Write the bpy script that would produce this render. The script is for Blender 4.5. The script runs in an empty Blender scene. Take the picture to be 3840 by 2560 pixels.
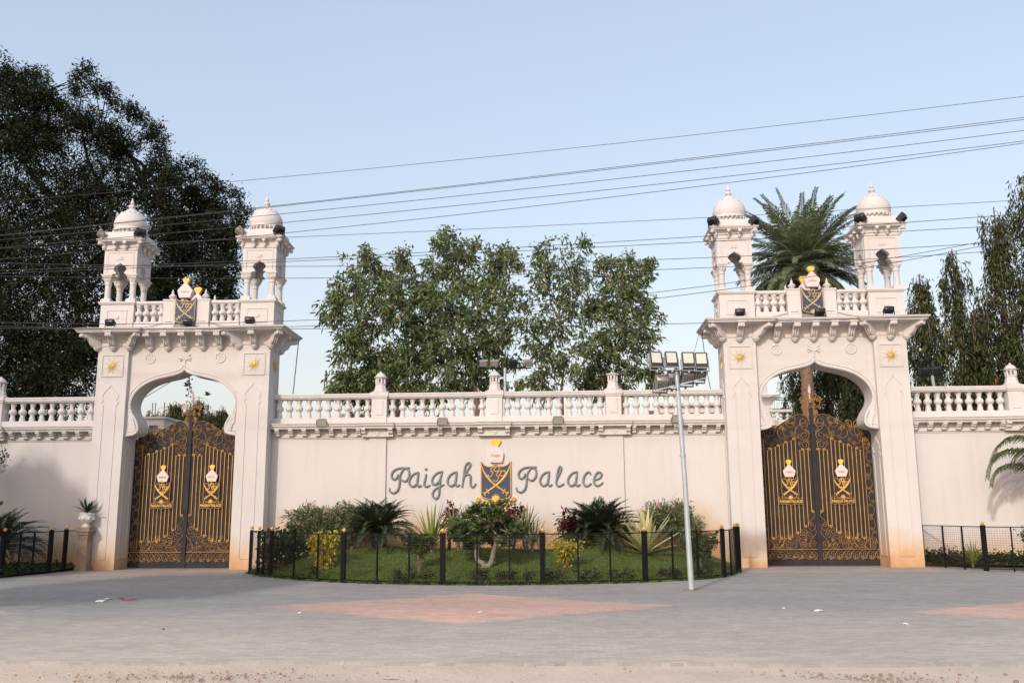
import bpy, bmesh, math, random
import numpy as np
from mathutils import Vector, Matrix
rad = math.radians
PI = math.pi
SC = bpy.context.scene
COL = SC.collection
R = random.Random(7)
NR = np.random.default_rng(11)

# ------------------------------------------------------------------ camera
CAMP = Vector((0.1475, -23.8584, 1.0229)); FOC = 3600.0
_y, _p, _r = 0.0488, 0.1892, -0.0057
FW = Vector((-math.sin(_y)*math.cos(_p), math.cos(_y)*math.cos(_p), math.sin(_p)))
RT0 = Vector((math.cos(_y), math.sin(_y), 0)); UP0 = RT0.cross(FW)
RT = RT0*math.cos(_r)+UP0*math.sin(_r); UP = -RT0*math.sin(_r)+UP0*math.cos(_r)
cd = bpy.data.cameras.new("Camera"); cam = bpy.data.objects.new("Camera", cd); COL.objects.link(cam)
cam.matrix_world = Matrix(((RT.x, UP.x, -FW.x, CAMP.x), (RT.y, UP.y, -FW.y, CAMP.y), (RT.z, UP.z, -FW.z, CAMP.z), (0, 0, 0, 1)))
cd.sensor_width = 36; cd.lens = FOC/3840*36; cd.clip_start = .1; cd.clip_end = 3000
SC.camera = cam

def at(u, v, Y):
    """surveyed point: photo position u, v on the vertical plane at depth Y"""
    d = FW+RT*((u-1920)/FOC)+UP*((1280-v)/FOC)
    return CAMP+d*((Y-CAMP.y)/d.y)
K = 3840/2352
def atD(u, v, Y): return at(u*K, v*K, Y)
def gz(y): return .026*min(y, 0.0)

# ------------------------------------------------------------------ materials
def newmat(name):
    m = bpy.data.materials.new(name); m.use_nodes = True
    nt = m.node_tree; b = nt.nodes['Principled BSDF']
    return m, nt, b
def nd(nt, t, **kw):
    n = nt.nodes.new(t)
    for k, v in kw.items(): setattr(n, k, v)
    return n
def c4(c): return (c[0], c[1], c[2], 1)
def mixc(nt, fac, a, b, mode='MIX'):
    n = nd(nt, 'ShaderNodeMix', data_type='RGBA', blend_type=mode)
    for s, v in ((0, fac), (6, a), (7, b)):
        if hasattr(v, 'is_output'): nt.links.new(v, n.inputs[s])
        elif s == 0: n.inputs[0].default_value = v
        else: n.inputs[s].default_value = c4(v)
    return n.outputs[2]
def mathn(nt, op, a, b=None, clamp=False):
    n = nd(nt, 'ShaderNodeMath', operation=op, use_clamp=clamp)
    for i, v in enumerate((a, b)):
        if v is None: continue
        if hasattr(v, 'is_output'): nt.links.new(v, n.inputs[i])
        else: n.inputs[i].default_value = v
    return n.outputs[0]
def pos(nt):
    return nd(nt, 'ShaderNodeNewGeometry').outputs['Position']
def noise(nt, scale, detail=4, vec=None, rough=.6):
    n = nd(nt, 'ShaderNodeTexNoise'); n.inputs['Scale'].default_value = scale; n.inputs['Detail'].default_value = detail; n.inputs['Roughness'].default_value = rough
    nt.links.new(vec if vec is not None else pos(nt), n.inputs['Vector'])
    return n.outputs['Fac']
def ramp(nt, fac, a, b):
    n = nd(nt, 'ShaderNodeMapRange'); n.inputs[1].default_value = a; n.inputs[2].default_value = b
    nt.links.new(fac, n.inputs[0]); return n.outputs[0]
def bumpn(nt, b, h, strength=.3, dist=.01):
    n = nd(nt, 'ShaderNodeBump'); n.inputs['Strength'].default_value = strength; n.inputs['Distance'].default_value = dist
    nt.links.new(h, n.inputs['Height']); nt.links.new(n.outputs[0], b.inputs['Normal'])
def simple(name, col, rough=.5, metal=0, var=.15, scale=6, bump=0, col2=None, spec=None):
    m, nt, b = newmat(name)
    f = ramp(nt, noise(nt, scale, 5), .3, .7)
    c2 = col2 if col2 else tuple(x*(1-var) for x in col)
    nt.links.new(mixc(nt, f, col, c2), b.inputs['Base Color'])
    b.inputs['Roughness'].default_value = rough; b.inputs['Metallic'].default_value = metal
    if spec is not None: b.inputs['Specular IOR Level'].default_value = spec
    if bump: bumpn(nt, b, noise(nt, scale*8, 3), bump, .01)
    return m
def plaster(name, col, dirt=.5, soil=False):
    m, nt, b = newmat(name)
    p = pos(nt)
    f = ramp(nt, noise(nt, .7, 6, p), .3, .75)
    c = mixc(nt, f, col, (col[0]*.93, col[1]*.915, col[2]*.89))
    mp = nd(nt, 'ShaderNodeMapping'); mp.inputs['Scale'].default_value = (5, 5, .45); nt.links.new(p, mp.inputs[0])
    st = ramp(nt, noise(nt, 1.0, 5, mp.outputs[0]), .52, .78)
    c = mixc(nt, mathn(nt, 'MULTIPLY', st, .22*dirt), c, (.34, .30, .25))
    sp = ramp(nt, noise(nt, 9, 6, p), .66, .8)
    c = mixc(nt, mathn(nt, 'MULTIPLY', sp, .3*dirt), c, (.30, .27, .23))
    if soil:
        sx = nd(nt, 'ShaderNodeSeparateXYZ'); nt.links.new(p, sx.inputs[0])
        mp2 = nd(nt, 'ShaderNodeMapping'); mp2.inputs['Scale'].default_value = (1.1, 1.1, .8); nt.links.new(p, mp2.inputs[0])
        inside = mathn(nt, 'LESS_THAN', mathn(nt, 'ABSOLUTE', mathn(nt, 'ADD', sx.outputs[0], 1.45)), 5.55)   # garden soil is banked up here
        zz = mathn(nt, 'SUBTRACT', sx.outputs[2], mathn(nt, 'MULTIPLY', inside, .62))
        h = mathn(nt, 'ADD', zz, mathn(nt, 'MULTIPLY', noise(nt, 1.3, 6, mp2.outputs[0]), -1.25))
        k = ramp(nt, h, .30, -.45)
        c = mixc(nt, mathn(nt, 'MULTIPLY', k, .72), c, (.55, .33, .12))
        k2 = ramp(nt, h, -.30, -.72)
        c = mixc(nt, mathn(nt, 'MULTIPLY', k2, .6), c, (.42, .19, .07))
    nt.links.new(c, b.inputs['Base Color']); b.inputs['Roughness'].default_value = .8; b.inputs['Specular IOR Level'].default_value = .25
    bumpn(nt, b, noise(nt, 14, 6, p), .12, .02)
    return m
def foliage(name, cols, trans=.25, rough=.55, accent=None, spec=.18):
    """cols: list of (position, colour) over a per-leaf random number"""
    m, nt, b = newmat(name)
    g = nd(nt, 'ShaderNodeNewGeometry')
    r = nd(nt, 'ShaderNodeValToRGB'); el = r.color_ramp.elements
    el[0].position, el[0].color = cols[0][0], c4(cols[0][1]); el[1].position, el[1].color = cols[-1][0], c4(cols[-1][1])
    for p_, c_ in cols[1:-1]:
        e = el.new(p_); e.color = c4(c_)
    nt.links.new(g.outputs['Random Per Island'], r.inputs[0])
    n = ramp(nt, noise(nt, .9, 4), .3, .7)
    c = mixc(nt, n, r.outputs[0], tuple(.72 for _ in range(3)), 'MULTIPLY')
    if accent:
        th, ac = accent
        w = nd(nt, 'ShaderNodeTexWhiteNoise', noise_dimensions='1D'); nt.links.new(g.outputs['Random Per Island'], w.inputs['W'])
        c = mixc(nt, mathn(nt, 'LESS_THAN', w.outputs['Value'], th), c, ac)
    nt.links.new(c, b.inputs['Base Color']); b.inputs['Roughness'].default_value = rough; b.inputs['Specular IOR Level'].default_value = spec
    t = nd(nt, 'ShaderNodeBsdfTranslucent'); nt.links.new(c, t.inputs[0])
    mx = nd(nt, 'ShaderNodeMixShader'); mx.inputs[0].default_value = trans
    nt.links.new(b.outputs[0], mx.inputs[1]); nt.links.new(t.outputs[0], mx.inputs[2])
    nt.links.new(mx.outputs[0], nt.nodes['Material Output'].inputs[0])
    return m

M = {}
M['wall'] = plaster('cream plaster', (.58, .560, .553), .7, True)
M['trim'] = plaster('trim plaster', (.595, .575, .568), 1.2)
M['white'] = plaster('white plaster', (.58, .565, .57), .6)
M['gold'] = simple('gold paint', (.72, .41, .085), .42, .15, .35, 5)
M['gold_scroll'] = simple('worn gold scrollwork', (.44, .245, .07), .5, .1, .55, 4)
M['gold_dull'] = simple('dull gold paint', (.62, .42, .17), .5, .1, .35, 7)
M['yellow'] = simple('yellow paint', (.78, .50, .07), .5, 0, .15, 9)
M['sungold'] = simple('sun gold paint', (.62, .45, .15), .45, .1, .2, 9)
M['sheet'] = simple('dark gate sheet', (.022, .021, .027), .65, 0, .3, 3, .05, (.042, .034, .034), spec=.2)
M['navy'] = simple('navy paint', (.030, .055, .11), .6, 0, .25, 14)
M['pinkwhite'] = simple('white enamel', (.68, .56, .575), .5, 0, .08, 5)
M['letter'] = simple('grey lettering paint', (.20, .225, .235), .55, .1, .25, 9)
M['iron'] = simple('black fence paint', (.010, .0095, .011), .75, 0, .3, 8, spec=.15)
M['wire'] = simple('dark wire mesh', (.035, .033, .03), .6, .2, .3, 8)
M['cable'] = simple('black cable', (.02, .02, .024), .6)
M['lampblack'] = simple('black lamp housing', (.03, .032, .04), .45, .2, .3, 8)
M['lampgrey'] = simple('grey lamp housing', (.34, .34, .34), .5, .3, .25, 10)
M['lampbrown'] = simple('weathered lamp housing', (.30, .27, .25), .6, .1, .35, 9)
M['glass'] = simple('lamp glass', (.58, .57, .48), .12, 0, .1, 5)
M['galv'] = simple('pale blue steel', (.44, .50, .53), .45, .25, .22, 5)
M['rust'] = simple('rusty steel', (.25, .13, .07), .8)
M['stone'] = simple('weathered stone', (.33, .24, .18), .85, 0, .5, 5, .3)
M['gritty'] = simple('pale grit', (.36, .275, .21), .95, 0, .4, 20)
M['potwhite'] = simple('white glazed pot', (.72, .70, .68), .5, 0, .2, 12)
M['bark'] = simple('grey bark', (.20, .155, .12), .9, 0, .45, 9, .5)
M['barkdark'] = simple('dark bark', (.028, .022, .019), .9, 0, .4, 6, .5)
M['barkpale'] = simple('pale smooth bark', (.30, .25, .20), .8, 0, .35, 10, .3)
M['palmtrunk'] = simple('palm trunk', (.27, .17, .11), .9, 0, .5, 14, .8)
M['soil'] = simple('brown soil', (.18, .10, .055), .95, 0, .4, 5, .4)
M['paper'] = simple('litter paper', (.75, .73, .72), .7)
M['redlitter'] = simple('red litter', (.45, .12, .10), .7)
M['cloth'] = simple('dried garland', (.06, .05, .05), .8)
M['bird'] = simple('dark feathers', (.05, .045, .04), .7)
M['concrete'] = simple('bare concrete', (.42, .41, .40), .8, 0, .2, 2)

M['bigtree'] = foliage('dark feathery leaves', [(0, (.010, .018, .012)), (.5, (.024, .036, .018)), (.85, (.042, .050, .024)), (1, (.072, .060, .034))], .2, .75, None, .05)
M['ficus'] = foliage('glossy green leaves', [(0, (.07, .115, .05)), (.45, (.145, .21, .08)), (.8, (.24, .295, .11)), (1, (.33, .35, .16))], .42, .38, (.003, (.42, .19, .03)), .45)
M['date'] = foliage('date palm leaflets', [(0, (.11, .15, .08)), (.55, (.21, .26, .135)), (1, (.36, .39, .20))], .35, .6)
M['datedry'] = foliage('dry palm leaflets', [(0, (.16, .11, .05)), (1, (.27, .20, .09))], .2, .6)
M['mast'] = foliage('drooping dark leaves', [(0, (.024, .036, .018)), (.6, (.058, .072, .030)), (1, (.15, .15, .055))], .2, .65, (.004, (.30, .14, .02)))
M['cycad'] = foliage('cycad leaflets', [(0, (.028, .050, .028)), (.7, (.060, .092, .046)), (1, (.11, .135, .065))], .15, .42)
M['oleander'] = foliage('oleander leaves', [(0, (.09, .12, .065)), (.6, (.175, .21, .11)), (1, (.28, .30, .17))], .25, .5)
M['blossom'] = foliage('pink blossom', [(0, (.62, .25, .22)), (1, (.75, .42, .36))], .3, .6)
M['redflower'] = foliage('red blossom', [(0, (.5, .05, .03)), (1, (.65, .12, .06))], .2, .6)
M['yellowleaf'] = foliage('golden leaves', [(0, (.26, .24, .03)), (.5, (.50, .42, .05)), (1, (.74, .60, .10))], .3, .5)
M['boxleaf'] = foliage('clipped green leaves', [(0, (.028, .055, .015)), (.6, (.065, .11, .025)), (1, (.16, .17, .04))], .25, .5)
M['croton'] = foliage('dark red leaves', [(0, (.05, .008, .014)), (.6, (.13, .018, .026)), (1, (.26, .05, .05))], .2, .35)
M['adenium'] = foliage('frangipani leaves', [(0, (.08, .14, .05)), (.6, (.165, .24, .085)), (1, (.29, .34, .14))], .25, .35)
M['agave'] = foliage('cream striped agave', [(0, (.36, .38, .15)), (.5, (.56, .54, .25)), (1, (.70, .66, .36))], .15, .45)
M['draca'] = foliage('yellow green blades', [(0, (.14, .21, .045)), (.5, (.30, .36, .08)), (1, (.48, .45, .15))], .25, .45)
M['yucca'] = foliage('grey green blades', [(0, (.12, .17, .08)), (.5, (.22, .26, .13)), (1, (.38, .38, .21))], .2, .45)
M['darkshrub'] = foliage('purple black leaves', [(0, (.012, .013, .012)), (.7, (.028, .02, .022)), (1, (.05, .035, .03))], .1, .5)
M['lowgreen'] = foliage('dark green leaves', [(0, (.014, .035, .012)), (.7, (.034, .066, .02)), (1, (.06, .10, .03))], .2, .5)
M['grass'] = foliage('grass blades', [(0, (.08, .13, .03)), (.6, (.155, .205, .05)), (1, (.28, .29, .10))], .3, .6, None, .15)
M['areca'] = foliage('areca leaflets', [(0, (.055, .085, .035)), (.6, (.10, .13, .05)), (1, (.20, .20, .08))], .25, .4)

def lawnmat():
    m, nt, b = newmat('lawn turf')
    f = ramp(nt, noise(nt, 2.2, 6), .3, .7)
    c = mixc(nt, f, (.06, .105, .022), (.115, .16, .038))
    s = ramp(nt, noise(nt, 5, 6), .66, .78)
    c = mixc(nt, mathn(nt, 'MULTIPLY', s, .5), c, (.22, .14, .07))
    nt.links.new(c, b.inputs['Base Color']); b.inputs['Roughness'].default_value = .95; b.inputs['Specular IOR Level'].default_value = .1
    bumpn(nt, b, noise(nt, 60, 4), .6, .03)
    return m
M['lawn'] = lawnmat()

def pavemat():
    m, nt, b = newmat('interlocking pavers')
    p = pos(nt)
    sx = nd(nt, 'ShaderNodeSeparateXYZ'); nt.links.new(p, sx.inputs[0])
    br = nd(nt, 'ShaderNodeTexBrick'); nt.links.new(p, br.inputs['Vector'])
    br.inputs['Scale'].default_value = 5.4; br.inputs['Mortar Size'].default_value = .022; br.inputs['Color1'].default_value = c4((.85, .85, .85)); br.inputs['Color2'].default_value = c4((.56, .56, .56)); br.inputs['Mortar'].default_value = c4((.52, .52, .52))
    br.inputs['Brick Width'].default_value = .95; br.inputs['Row Height'].default_value = .5; br.inputs['Bias'].default_value = -.1
    big = ramp(nt, noise(nt, .35, 6, p), .3, .7)
    mp = nd(nt, 'ShaderNodeMapping'); mp.inputs['Scale'].default_value = (.35, 1.6, 1); nt.links.new(p, mp.inputs[0])
    stk = ramp(nt, noise(nt, 1.3, 7, mp.outputs[0]), .3, .7)
    grey = mixc(nt, big, (.300, .287, .262), (.245, .238, .222))
    grey = mixc(nt, mathn(nt, 'MULTIPLY', stk, .5), grey, (.188, .186, .182))
    red = mixc(nt, stk, (.49, .31, .245), (.41, .275, .22))
    # diamonds of red pavers, one every 9.8 m along the wall
    wob = mathn(nt, 'MULTIPLY', mathn(nt, 'SUBTRACT', noise(nt, 2.4, 6, p), .5), .42)
    def diamond(cx, cy, hw, hh):
        a = mathn(nt, 'ABSOLUTE', mathn(nt, 'DIVIDE', mathn(nt, 'SUBTRACT', sx.outputs[0], cx), hw))
        c = mathn(nt, 'ABSOLUTE', mathn(nt, 'DIVIDE', mathn(nt, 'SUBTRACT', sx.outputs[1], cy), hh))
        return ramp(nt, mathn(nt, 'ADD', mathn(nt, 'ADD', a, c), wob), 1.06, .94)
    mk = diamond(-1.35, -8.35, 3.25, 2.05)
    mk = mathn(nt, 'MAXIMUM', mk, diamond(8.4, -9.2, 3.3, 2.0))
    mk = mathn(nt, 'MAXIMUM', mk, diamond(-11.4, -9.2, 3.2, 2.0))
    def band(cx, hw, y0, y1):
        a = mathn(nt, 'LESS_THAN', mathn(nt, 'ABSOLUTE', mathn(nt, 'SUBTRACT', sx.outputs[0], cx)), hw)
        yy = mathn(nt, 'ADD', sx.outputs[1], wob)
        return mathn(nt, 'MULTIPLY', a, mathn(nt, 'MULTIPLY', mathn(nt, 'GREATER_THAN', yy, y0), mathn(nt, 'LESS_THAN', yy, y1)))
    dust = mathn(nt, 'MULTIPLY', mathn(nt, 'MAXIMUM', band(6.5, 2.2, -1.6, .4), band(-9.4, 2.0, -1.9, .2)), .45)
    mk = mathn(nt, 'MAXIMUM', mk, dust)
    worn = ramp(nt, noise(nt, 2.5, 6, p), .25, .62)
    mk = mathn(nt, 'MULTIPLY', mk, mathn(nt, 'ADD', mathn(nt, 'MULTIPLY', worn, .45), .5))
    c = mixc(nt, mk, grey, red)
    # pale dust towards the road
    dz = mathn(nt, 'MULTIPLY', ramp(nt, mathn(nt, 'ADD', sx.outputs[1], mathn(nt, 'MULTIPLY', noise(nt, .6, 4, p), 3.0)), -7.5, -12.5), .12)
    c = mixc(nt, dz, c, (.40, .36, .335))
    spk = ramp(nt, noise(nt, 26, 3, p), .64, .74)
    c = mixc(nt, mathn(nt, 'MULTIPLY', spk, .5), c, (.5, .47, .44))
    grit = ramp(nt, noise(nt, 11, 7, p, .75), .35, .65)
    c = mixc(nt, mathn(nt, 'MULTIPLY', grit, .22), c, (.15, .14, .14))
    mpo = nd(nt, 'ShaderNodeMapping'); mpo.inputs['Scale'].default_value = (.5, .9, 1); mpo.inputs['Rotation'].default_value = (0, 0, .5); nt.links.new(p, mpo.inputs[0])
    oil = ramp(nt, noise(nt, 1.1, 8, mpo.outputs[0], .7), .60, .74)
    c = mixc(nt, mathn(nt, 'MULTIPLY', oil, .38), c, (.12, .12, .125))
    bf = mixc(nt, .75, (1, 1, 1), (1, 1, 1)); nt.nodes.remove(bf.node)
    mm = nd(nt, 'ShaderNodeMix', data_type='RGBA', blend_type='MULTIPLY'); mm.inputs[0].default_value = .55
    nt.links.new(c, mm.inputs[6]); nt.links.new(br.outputs['Color'], mm.inputs[7])
    g = nd(nt, 'ShaderNodeHueSaturation'); g.inputs['Value'].default_value = 1.42; g.inputs['Saturation'].default_value = 1.0
    nt.links.new(mm.outputs[2], g.inputs['Color'])
    nt.links.new(g.outputs[0], b.inputs['Base Color']); b.inputs['Roughness'].default_value = .85; b.inputs['Specular IOR Level'].default_value = .2
    bumpn(nt, b, mathn(nt, 'ADD', mathn(nt, 'MULTIPLY', br.outputs['Fac'], -.6), noise(nt, 30, 5, p)), .5, .012)
    return m
M['paving'] = pavemat()
def sandmat():
    m, nt, b = newmat('sandy roadside')
    f = ramp(nt, noise(nt, 1.2, 7), .3, .7)
    c = mixc(nt, f, (.63, .545, .45), (.535, .455, .375))
    s = ramp(nt, noise(nt, 17, 6), .60, .72)
    c = mixc(nt, mathn(nt, 'MULTIPLY', s, .5), c, (.24, .18, .14))
    s2 = ramp(nt, noise(nt, 2.6, 7), .58, .70)
    c = mixc(nt, mathn(nt, 'MULTIPLY', s2, .35), c, (.56, .47, .41))
    nt.links.new(c, b.inputs['Base Color']); b.inputs['Roughness'].default_value = .95; b.inputs['Specular IOR Level'].default_value = .1
    bumpn(nt, b, noise(nt, 22, 6), .7, .03)
    return m
M['sand'] = sandmat()

# ------------------------------------------------------------------ mesh builder
class MB:
    def __init__(s): s.v = []; s.f = []
    def add(s, vs, fs):
        o = len(s.v); s.v += [tuple(v) for v in vs]; s.f += [tuple(i+o for i in f) for f in fs]; return s
    def box(s, x0, x1, y0, y1, z0, z1):
        return s.add([(x0, y0, z0), (x1, y0, z0), (x1, y1, z0), (x0, y1, z0), (x0, y0, z1), (x1, y0, z1), (x1, y1, z1), (x0, y1, z1)],
                     [(0, 3, 2, 1), (4, 5, 6, 7), (0, 1, 5, 4), (1, 2, 6, 5), (2, 3, 7, 6), (3, 0, 4, 7)])
    def loft(s, rings, caps=True):
        n = len(rings[0]); vs = [p for r in rings for p in r]; fs = []
        for k in range(len(rings)-1):
            for i in range(n):
                j = (i+1) % n; fs.append((k*n+i, k*n+j, (k+1)*n+j, (k+1)*n+i))
        if caps: fs.append(tuple(reversed(range(n)))); fs.append(tuple((len(rings)-1)*n+i for i in range(n)))
        return s.add(vs, fs)
    def prism(s, poly, y0, y1):            # polygon in x, z extruded along y
        return s.loft([[(x, y1, z) for x, z in poly], [(x, y0, z) for x, z in poly]])
    def plate(s, poly, y0, y1):            # same with bevelled front edge
        return s.prism(poly, y0, y1)
    def lathe(s, prof, c=(0, 0, 0), n=16, caps=True, sq=(1, 1), ph=0):
        rings = []
        for r, z in prof:
            rings.append([(c[0]+r*sq[0]*math.cos(ph+2*PI*i/n), c[1]+r*sq[1]*math.sin(ph+2*PI*i/n), c[2]+z) for i in range(n)])
        return s.loft(rings, caps)
    def ball(s, c, r, n=10, m=6, sc=(1, 1, 1)):
        prof = [(max(r*math.sin(PI*k/m), r*.02), -r*math.cos(PI*k/m)) for k in range(m+1)]
        rings = [[(c[0]+q*sc[0]*math.cos(2*PI*i/n), c[1]+q*sc[1]*math.sin(2*PI*i/n), c[2]+z*sc[2]) for i in range(n)] for q, z in prof]
        return s.loft(rings)
    def tube(s, pts, r, n=6, sq=1.0, closed=False, flat=None):
        """sweep; r number or list; flat: thickness ratio along y for wall reliefs"""
        P = [Vector(p) for p in pts]; m = len(P)
        rs = r if isinstance(r, (list, tuple)) else [r]*m
        rings = []; prev = None
        for i in range(m):
            if closed: t = P[(i+1) % m]-P[i-1]
            else: t = P[min(i+1, m-1)]-P[max(i-1, 0)]
            if t.length < 1e-9: t = Vector((0, 0, 1))
            t.normalize()
            if flat is not None:
                a = Vector((0, 1, 0)); a = (a-t*a.dot(t)); a.normalize()
            elif prev is None:
                a = Vector((0, 0, 1)) if abs(t.z) < .9 else Vector((1, 0, 0)); a = (a-t*a.dot(t)).normalized()
            else: a = (prev-t*prev.dot(t)).normalized()
            prev = a; b = t.cross(a); fa = flat if flat is not None else 1.0
            rings.append([tuple(P[i]+a*(rs[i]*fa*math.cos(2*PI*k/n+PI/n))+b*(rs[i]*math.sin(2*PI*k/n+PI/n))) for k in range(n)])
        if closed: rings.append(rings[0])
        return s.loft(rings, not closed)
    def frame(s, x0, x1, z0, z1, y, r=.014):
        for a, b in (((x0, z0), (x1, z0)), ((x0, z1), (x1, z1))): s.box(a[0]-r, b[0]+r, y-r, y+r, a[1]-r, a[1]+r)
        for x in (x0, x1): s.box(x-r, x+r, y-r, y+r, z0+r, z1-r)
        return s
    def xf(s, mat):
        s.v = [tuple(mat @ Vector(v)) for v in s.v]; return s
    def merge(s, o): return s.add(o.v, o.f)
    def mesh(s, name, mat, smooth=38):
        me = bpy.data.meshes.new(name); me.from_pydata(s.v, [], s.f); me.materials.append(M[mat] if isinstance(mat, str) else mat)
        bm = bmesh.new(); bm.from_mesh(me); bmesh.ops.recalc_face_normals(bm, faces=bm.faces); bm.to_mesh(me); bm.free()
        if smooth:
            me.polygons.foreach_set('use_smooth', [True]*len(me.polygons)); me.set_sharp_from_angle(angle=rad(smooth))
        return me
    def build(s, name, mat, parent=None, smooth=38, **kw):
        return link(name, s.mesh(name, mat, smooth), parent, **kw)
def link(name, me, parent=None, loc=None, rot=None, scale=None):
    o = bpy.data.objects.new(name, me); COL.objects.link(o)
    if parent is not None: o.parent = parent
    if loc is not None: o.location = loc
    if rot is not None: o.rotation_euler = rot
    if scale is not None: o.scale = scale
    return o
def tag(o, label, cat, group=None):
    o['label'] = label; o['category'] = cat
    if group: o['group'] = group
    return o
def thing(name, label, cat, loc=(0, 0, 0), group=None, rotz=0):
    o = bpy.data.objects.new(name, None); COL.objects.link(o); o.location = loc; o.rotation_euler = (0, 0, rotz); o.empty_display_size = .3
    return tag(o, label, cat, group)
def kind(o, k='structure'): o['kind'] = k; return o
def spline(pts, n=6):
    """Catmull-Rom through points"""
    P = [Vector(p) for p in pts]; out = []
    for i in range(len(P)-1):
        p0 = P[max(i-1, 0)]; p1 = P[i]; p2 = P[i+1]; p3 = P[min(i+2, len(P)-1)]
        for k in range(n):
            t = k/n; out.append(.5*((2*p1)+(p2-p0)*t+(2*p0-5*p1+4*p2-p3)*t*t+(3*p1-p0-3*p2+p3)*t**3))
    out.append(P[-1]); return out

# ------------------------------------------------------------------ numpy foliage
def np_mesh(name, V, F, mat, parent=None, smooth=False):
    """V (n,3), F (m,4)"""
    me = bpy.data.meshes.new(name)
    m, k = F.shape
    me.vertices.add(len(V)); me.vertices.foreach_set('co', V.astype(np.float32).ravel())
    me.loops.add(m*k); me.loops.foreach_set('vertex_index', F.astype(np.int32).ravel())
    me.polygons.add(m); me.polygons.foreach_set('loop_start', (np.arange(m)*k).astype(np.int32)); me.polygons.foreach_set('loop_total', np.full(m, k, np.int32))
    me.materials.append(M[mat]); me.update(calc_edges=True); me.validate()
    return link(name, me, parent)
def unit(a): return a/np.maximum(np.linalg.norm(a, axis=-1, keepdims=True), 1e-9)
def leaves(P, D, L, W, fold=.18, bend=.0):
    """leaf quads: base P, direction D, length L, width W -> V, F"""
    n = len(P); D = unit(D); L = np.broadcast_to(L, (n,))[:, None]; W = np.broadcast_to(W, (n,))[:, None]
    rv = unit(NR.normal(size=(n, 3))); S = unit(np.cross(D, rv)); N = np.cross(S, D)
    tip = P+D*L+np.array([0, 0, -1.])*L*bend
    mid = P+D*L*.45
    V = np.stack([P, mid+S*W*.5+N*W*fold, tip, mid-S*W*.5+N*W*fold], 1).reshape(-1, 3)
    F = np.arange(n*4).reshape(-1, 4)
    return V, F
def crown(blobs, per_m2, leaf, spread, m, droop=.4, out=.6, shell=.35, L=.2, W=.08, rough=.13):
    """blobs (x,y,z,rx,ry,rz). returns leaf arrays grouped round twig ends"""
    Ps, Ds = [], []
    for b in blobs:
        c = np.array(b[:3]); r = np.array(b[3:6])
        k = max(6, int(per_m2*r[0]*r[2]*(1+.5/max(r[0], .3) if r[0] > .25 and per_m2 < 100 else 1)))
        u = unit(NR.normal(size=(k, 3))); rr = NR.random(k)**shell
        q = c+u*r*rr[:, None]*(1+rough*NR.normal(size=(k, 1)))
        pp = np.repeat(q, m, 0)+NR.normal(size=(k*m, 3))*spread
        dd = np.repeat(u, m, 0)*out+NR.normal(size=(k*m, 3))*.6+np.array([0, 0, -droop])
        Ps.append(pp); Ds.append(dd)
    P = np.concatenate(Ps); D = np.concatenate(Ds); n = len(P)
    return leaves(P, D, L*(.6+.8*NR.random(n)), W*(.6+.8*NR.random(n)), bend=.12)
def frond(path, Lmax, n, W, droop=.25, vee=.5, start=.12, tipscale=.35):
    """pinnate leaf along a path (list of Vectors)"""
    P = np.array([tuple(p) for p in path]); seg = np.linalg.norm(np.diff(P, axis=0), axis=1); s = np.concatenate([[0], np.cumsum(seg)]); T = s[-1]
    t = np.linspace(start, .99, n); q = np.stack([np.interp(t*T, s, P[:, i]) for i in range(3)], 1)
    q2 = np.stack([np.interp(np.minimum(t*T+.02, T), s, P[:, i]) for i in range(3)], 1); q1 = np.stack([np.interp(np.maximum(t*T-.02, 0), s, P[:, i]) for i in range(3)], 1)
    tan = unit(q2-q1); side = unit(np.cross(tan, np.array([0, 0, 1.]))); upv = np.cross(side, tan)
    out = []
    for sg in (-1, 1):
        L = Lmax*np.sin(np.clip(t*1.15+.05, 0, 1)*PI*.92)**.6*(1-(1-tipscale)*np.clip((t-.6)/.4, 0, 1))*(.85+.3*NR.random(n))
        D = side*sg+tan*(.55+.5*t[:, None])+upv*vee*.4+NR.normal(size=(n, 3))*.08
        D = unit(D); mid = q+D*(L*.5)[:, None]; tip = q+D*L[:, None]-np.array([0, 0, 1.])*(L*droop)[:, None]
        wv = tan*W*.5
        V = np.stack([q-wv*.5, mid-wv, tip, mid+wv], 1).reshape(-1, 3); out.append(V)
    V = np.concatenate(out); F = np.arange(len(V)).reshape(-1, 4)
    return V, F
def joinVF(lst):
    Vs, Fs, o = [], [], 0
    for V, F in lst: Vs.append(V); Fs.append(F+o); o += len(V)
    return np.concatenate(Vs), np.concatenate(Fs)
def blade(base, d, L, W, curve, seg=5, keel=.25):
    """tapering strap leaf as one island"""
    d = Vector(d).normalized(); p = Vector(base); V = []; F = []
    side = d.cross(Vector((0, 0, 1)));
    if side.length < 1e-3: side = Vector((1, 0, 0))
    side.normalize()
    for i in range(seg+1):
        t = i/seg; w = W*(.55+.9*t-1.45*t*t*t if t < .6 else max(.0, (1-t)/.4)*.777)*.5+.001
        up = side.cross(d)
        V += [p-side*w+up*w*keel, p, p+side*w+up*w*keel]
        p = p+d*(L/seg); d = (d+Vector((0, 0, -curve/seg))).normalized()
    for i in range(seg):
        a = i*3; F += [(a, a+1, a+4, a+3), (a+1, a+2, a+5, a+4)]
    return np.array([tuple(v) for v in V]), np.array(F)
def limb(mb, a, b, r0, r1, wob=.12, n=6):
    a, b = Vector(a), Vector(b); L = (b-a).length; pts = [a]
    for i in range(1, n):
        t = i/n; pts.append(a.lerp(b, t)+Vector((R.uniform(-1, 1), R.uniform(-1, 1), R.uniform(-.4, .4)))*wob*L*.3*math.sin(PI*t))
    pts.append(b); mb.tube(pts, [r0+(r1-r0)*i/n for i in range(n+1)], 7)

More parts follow.
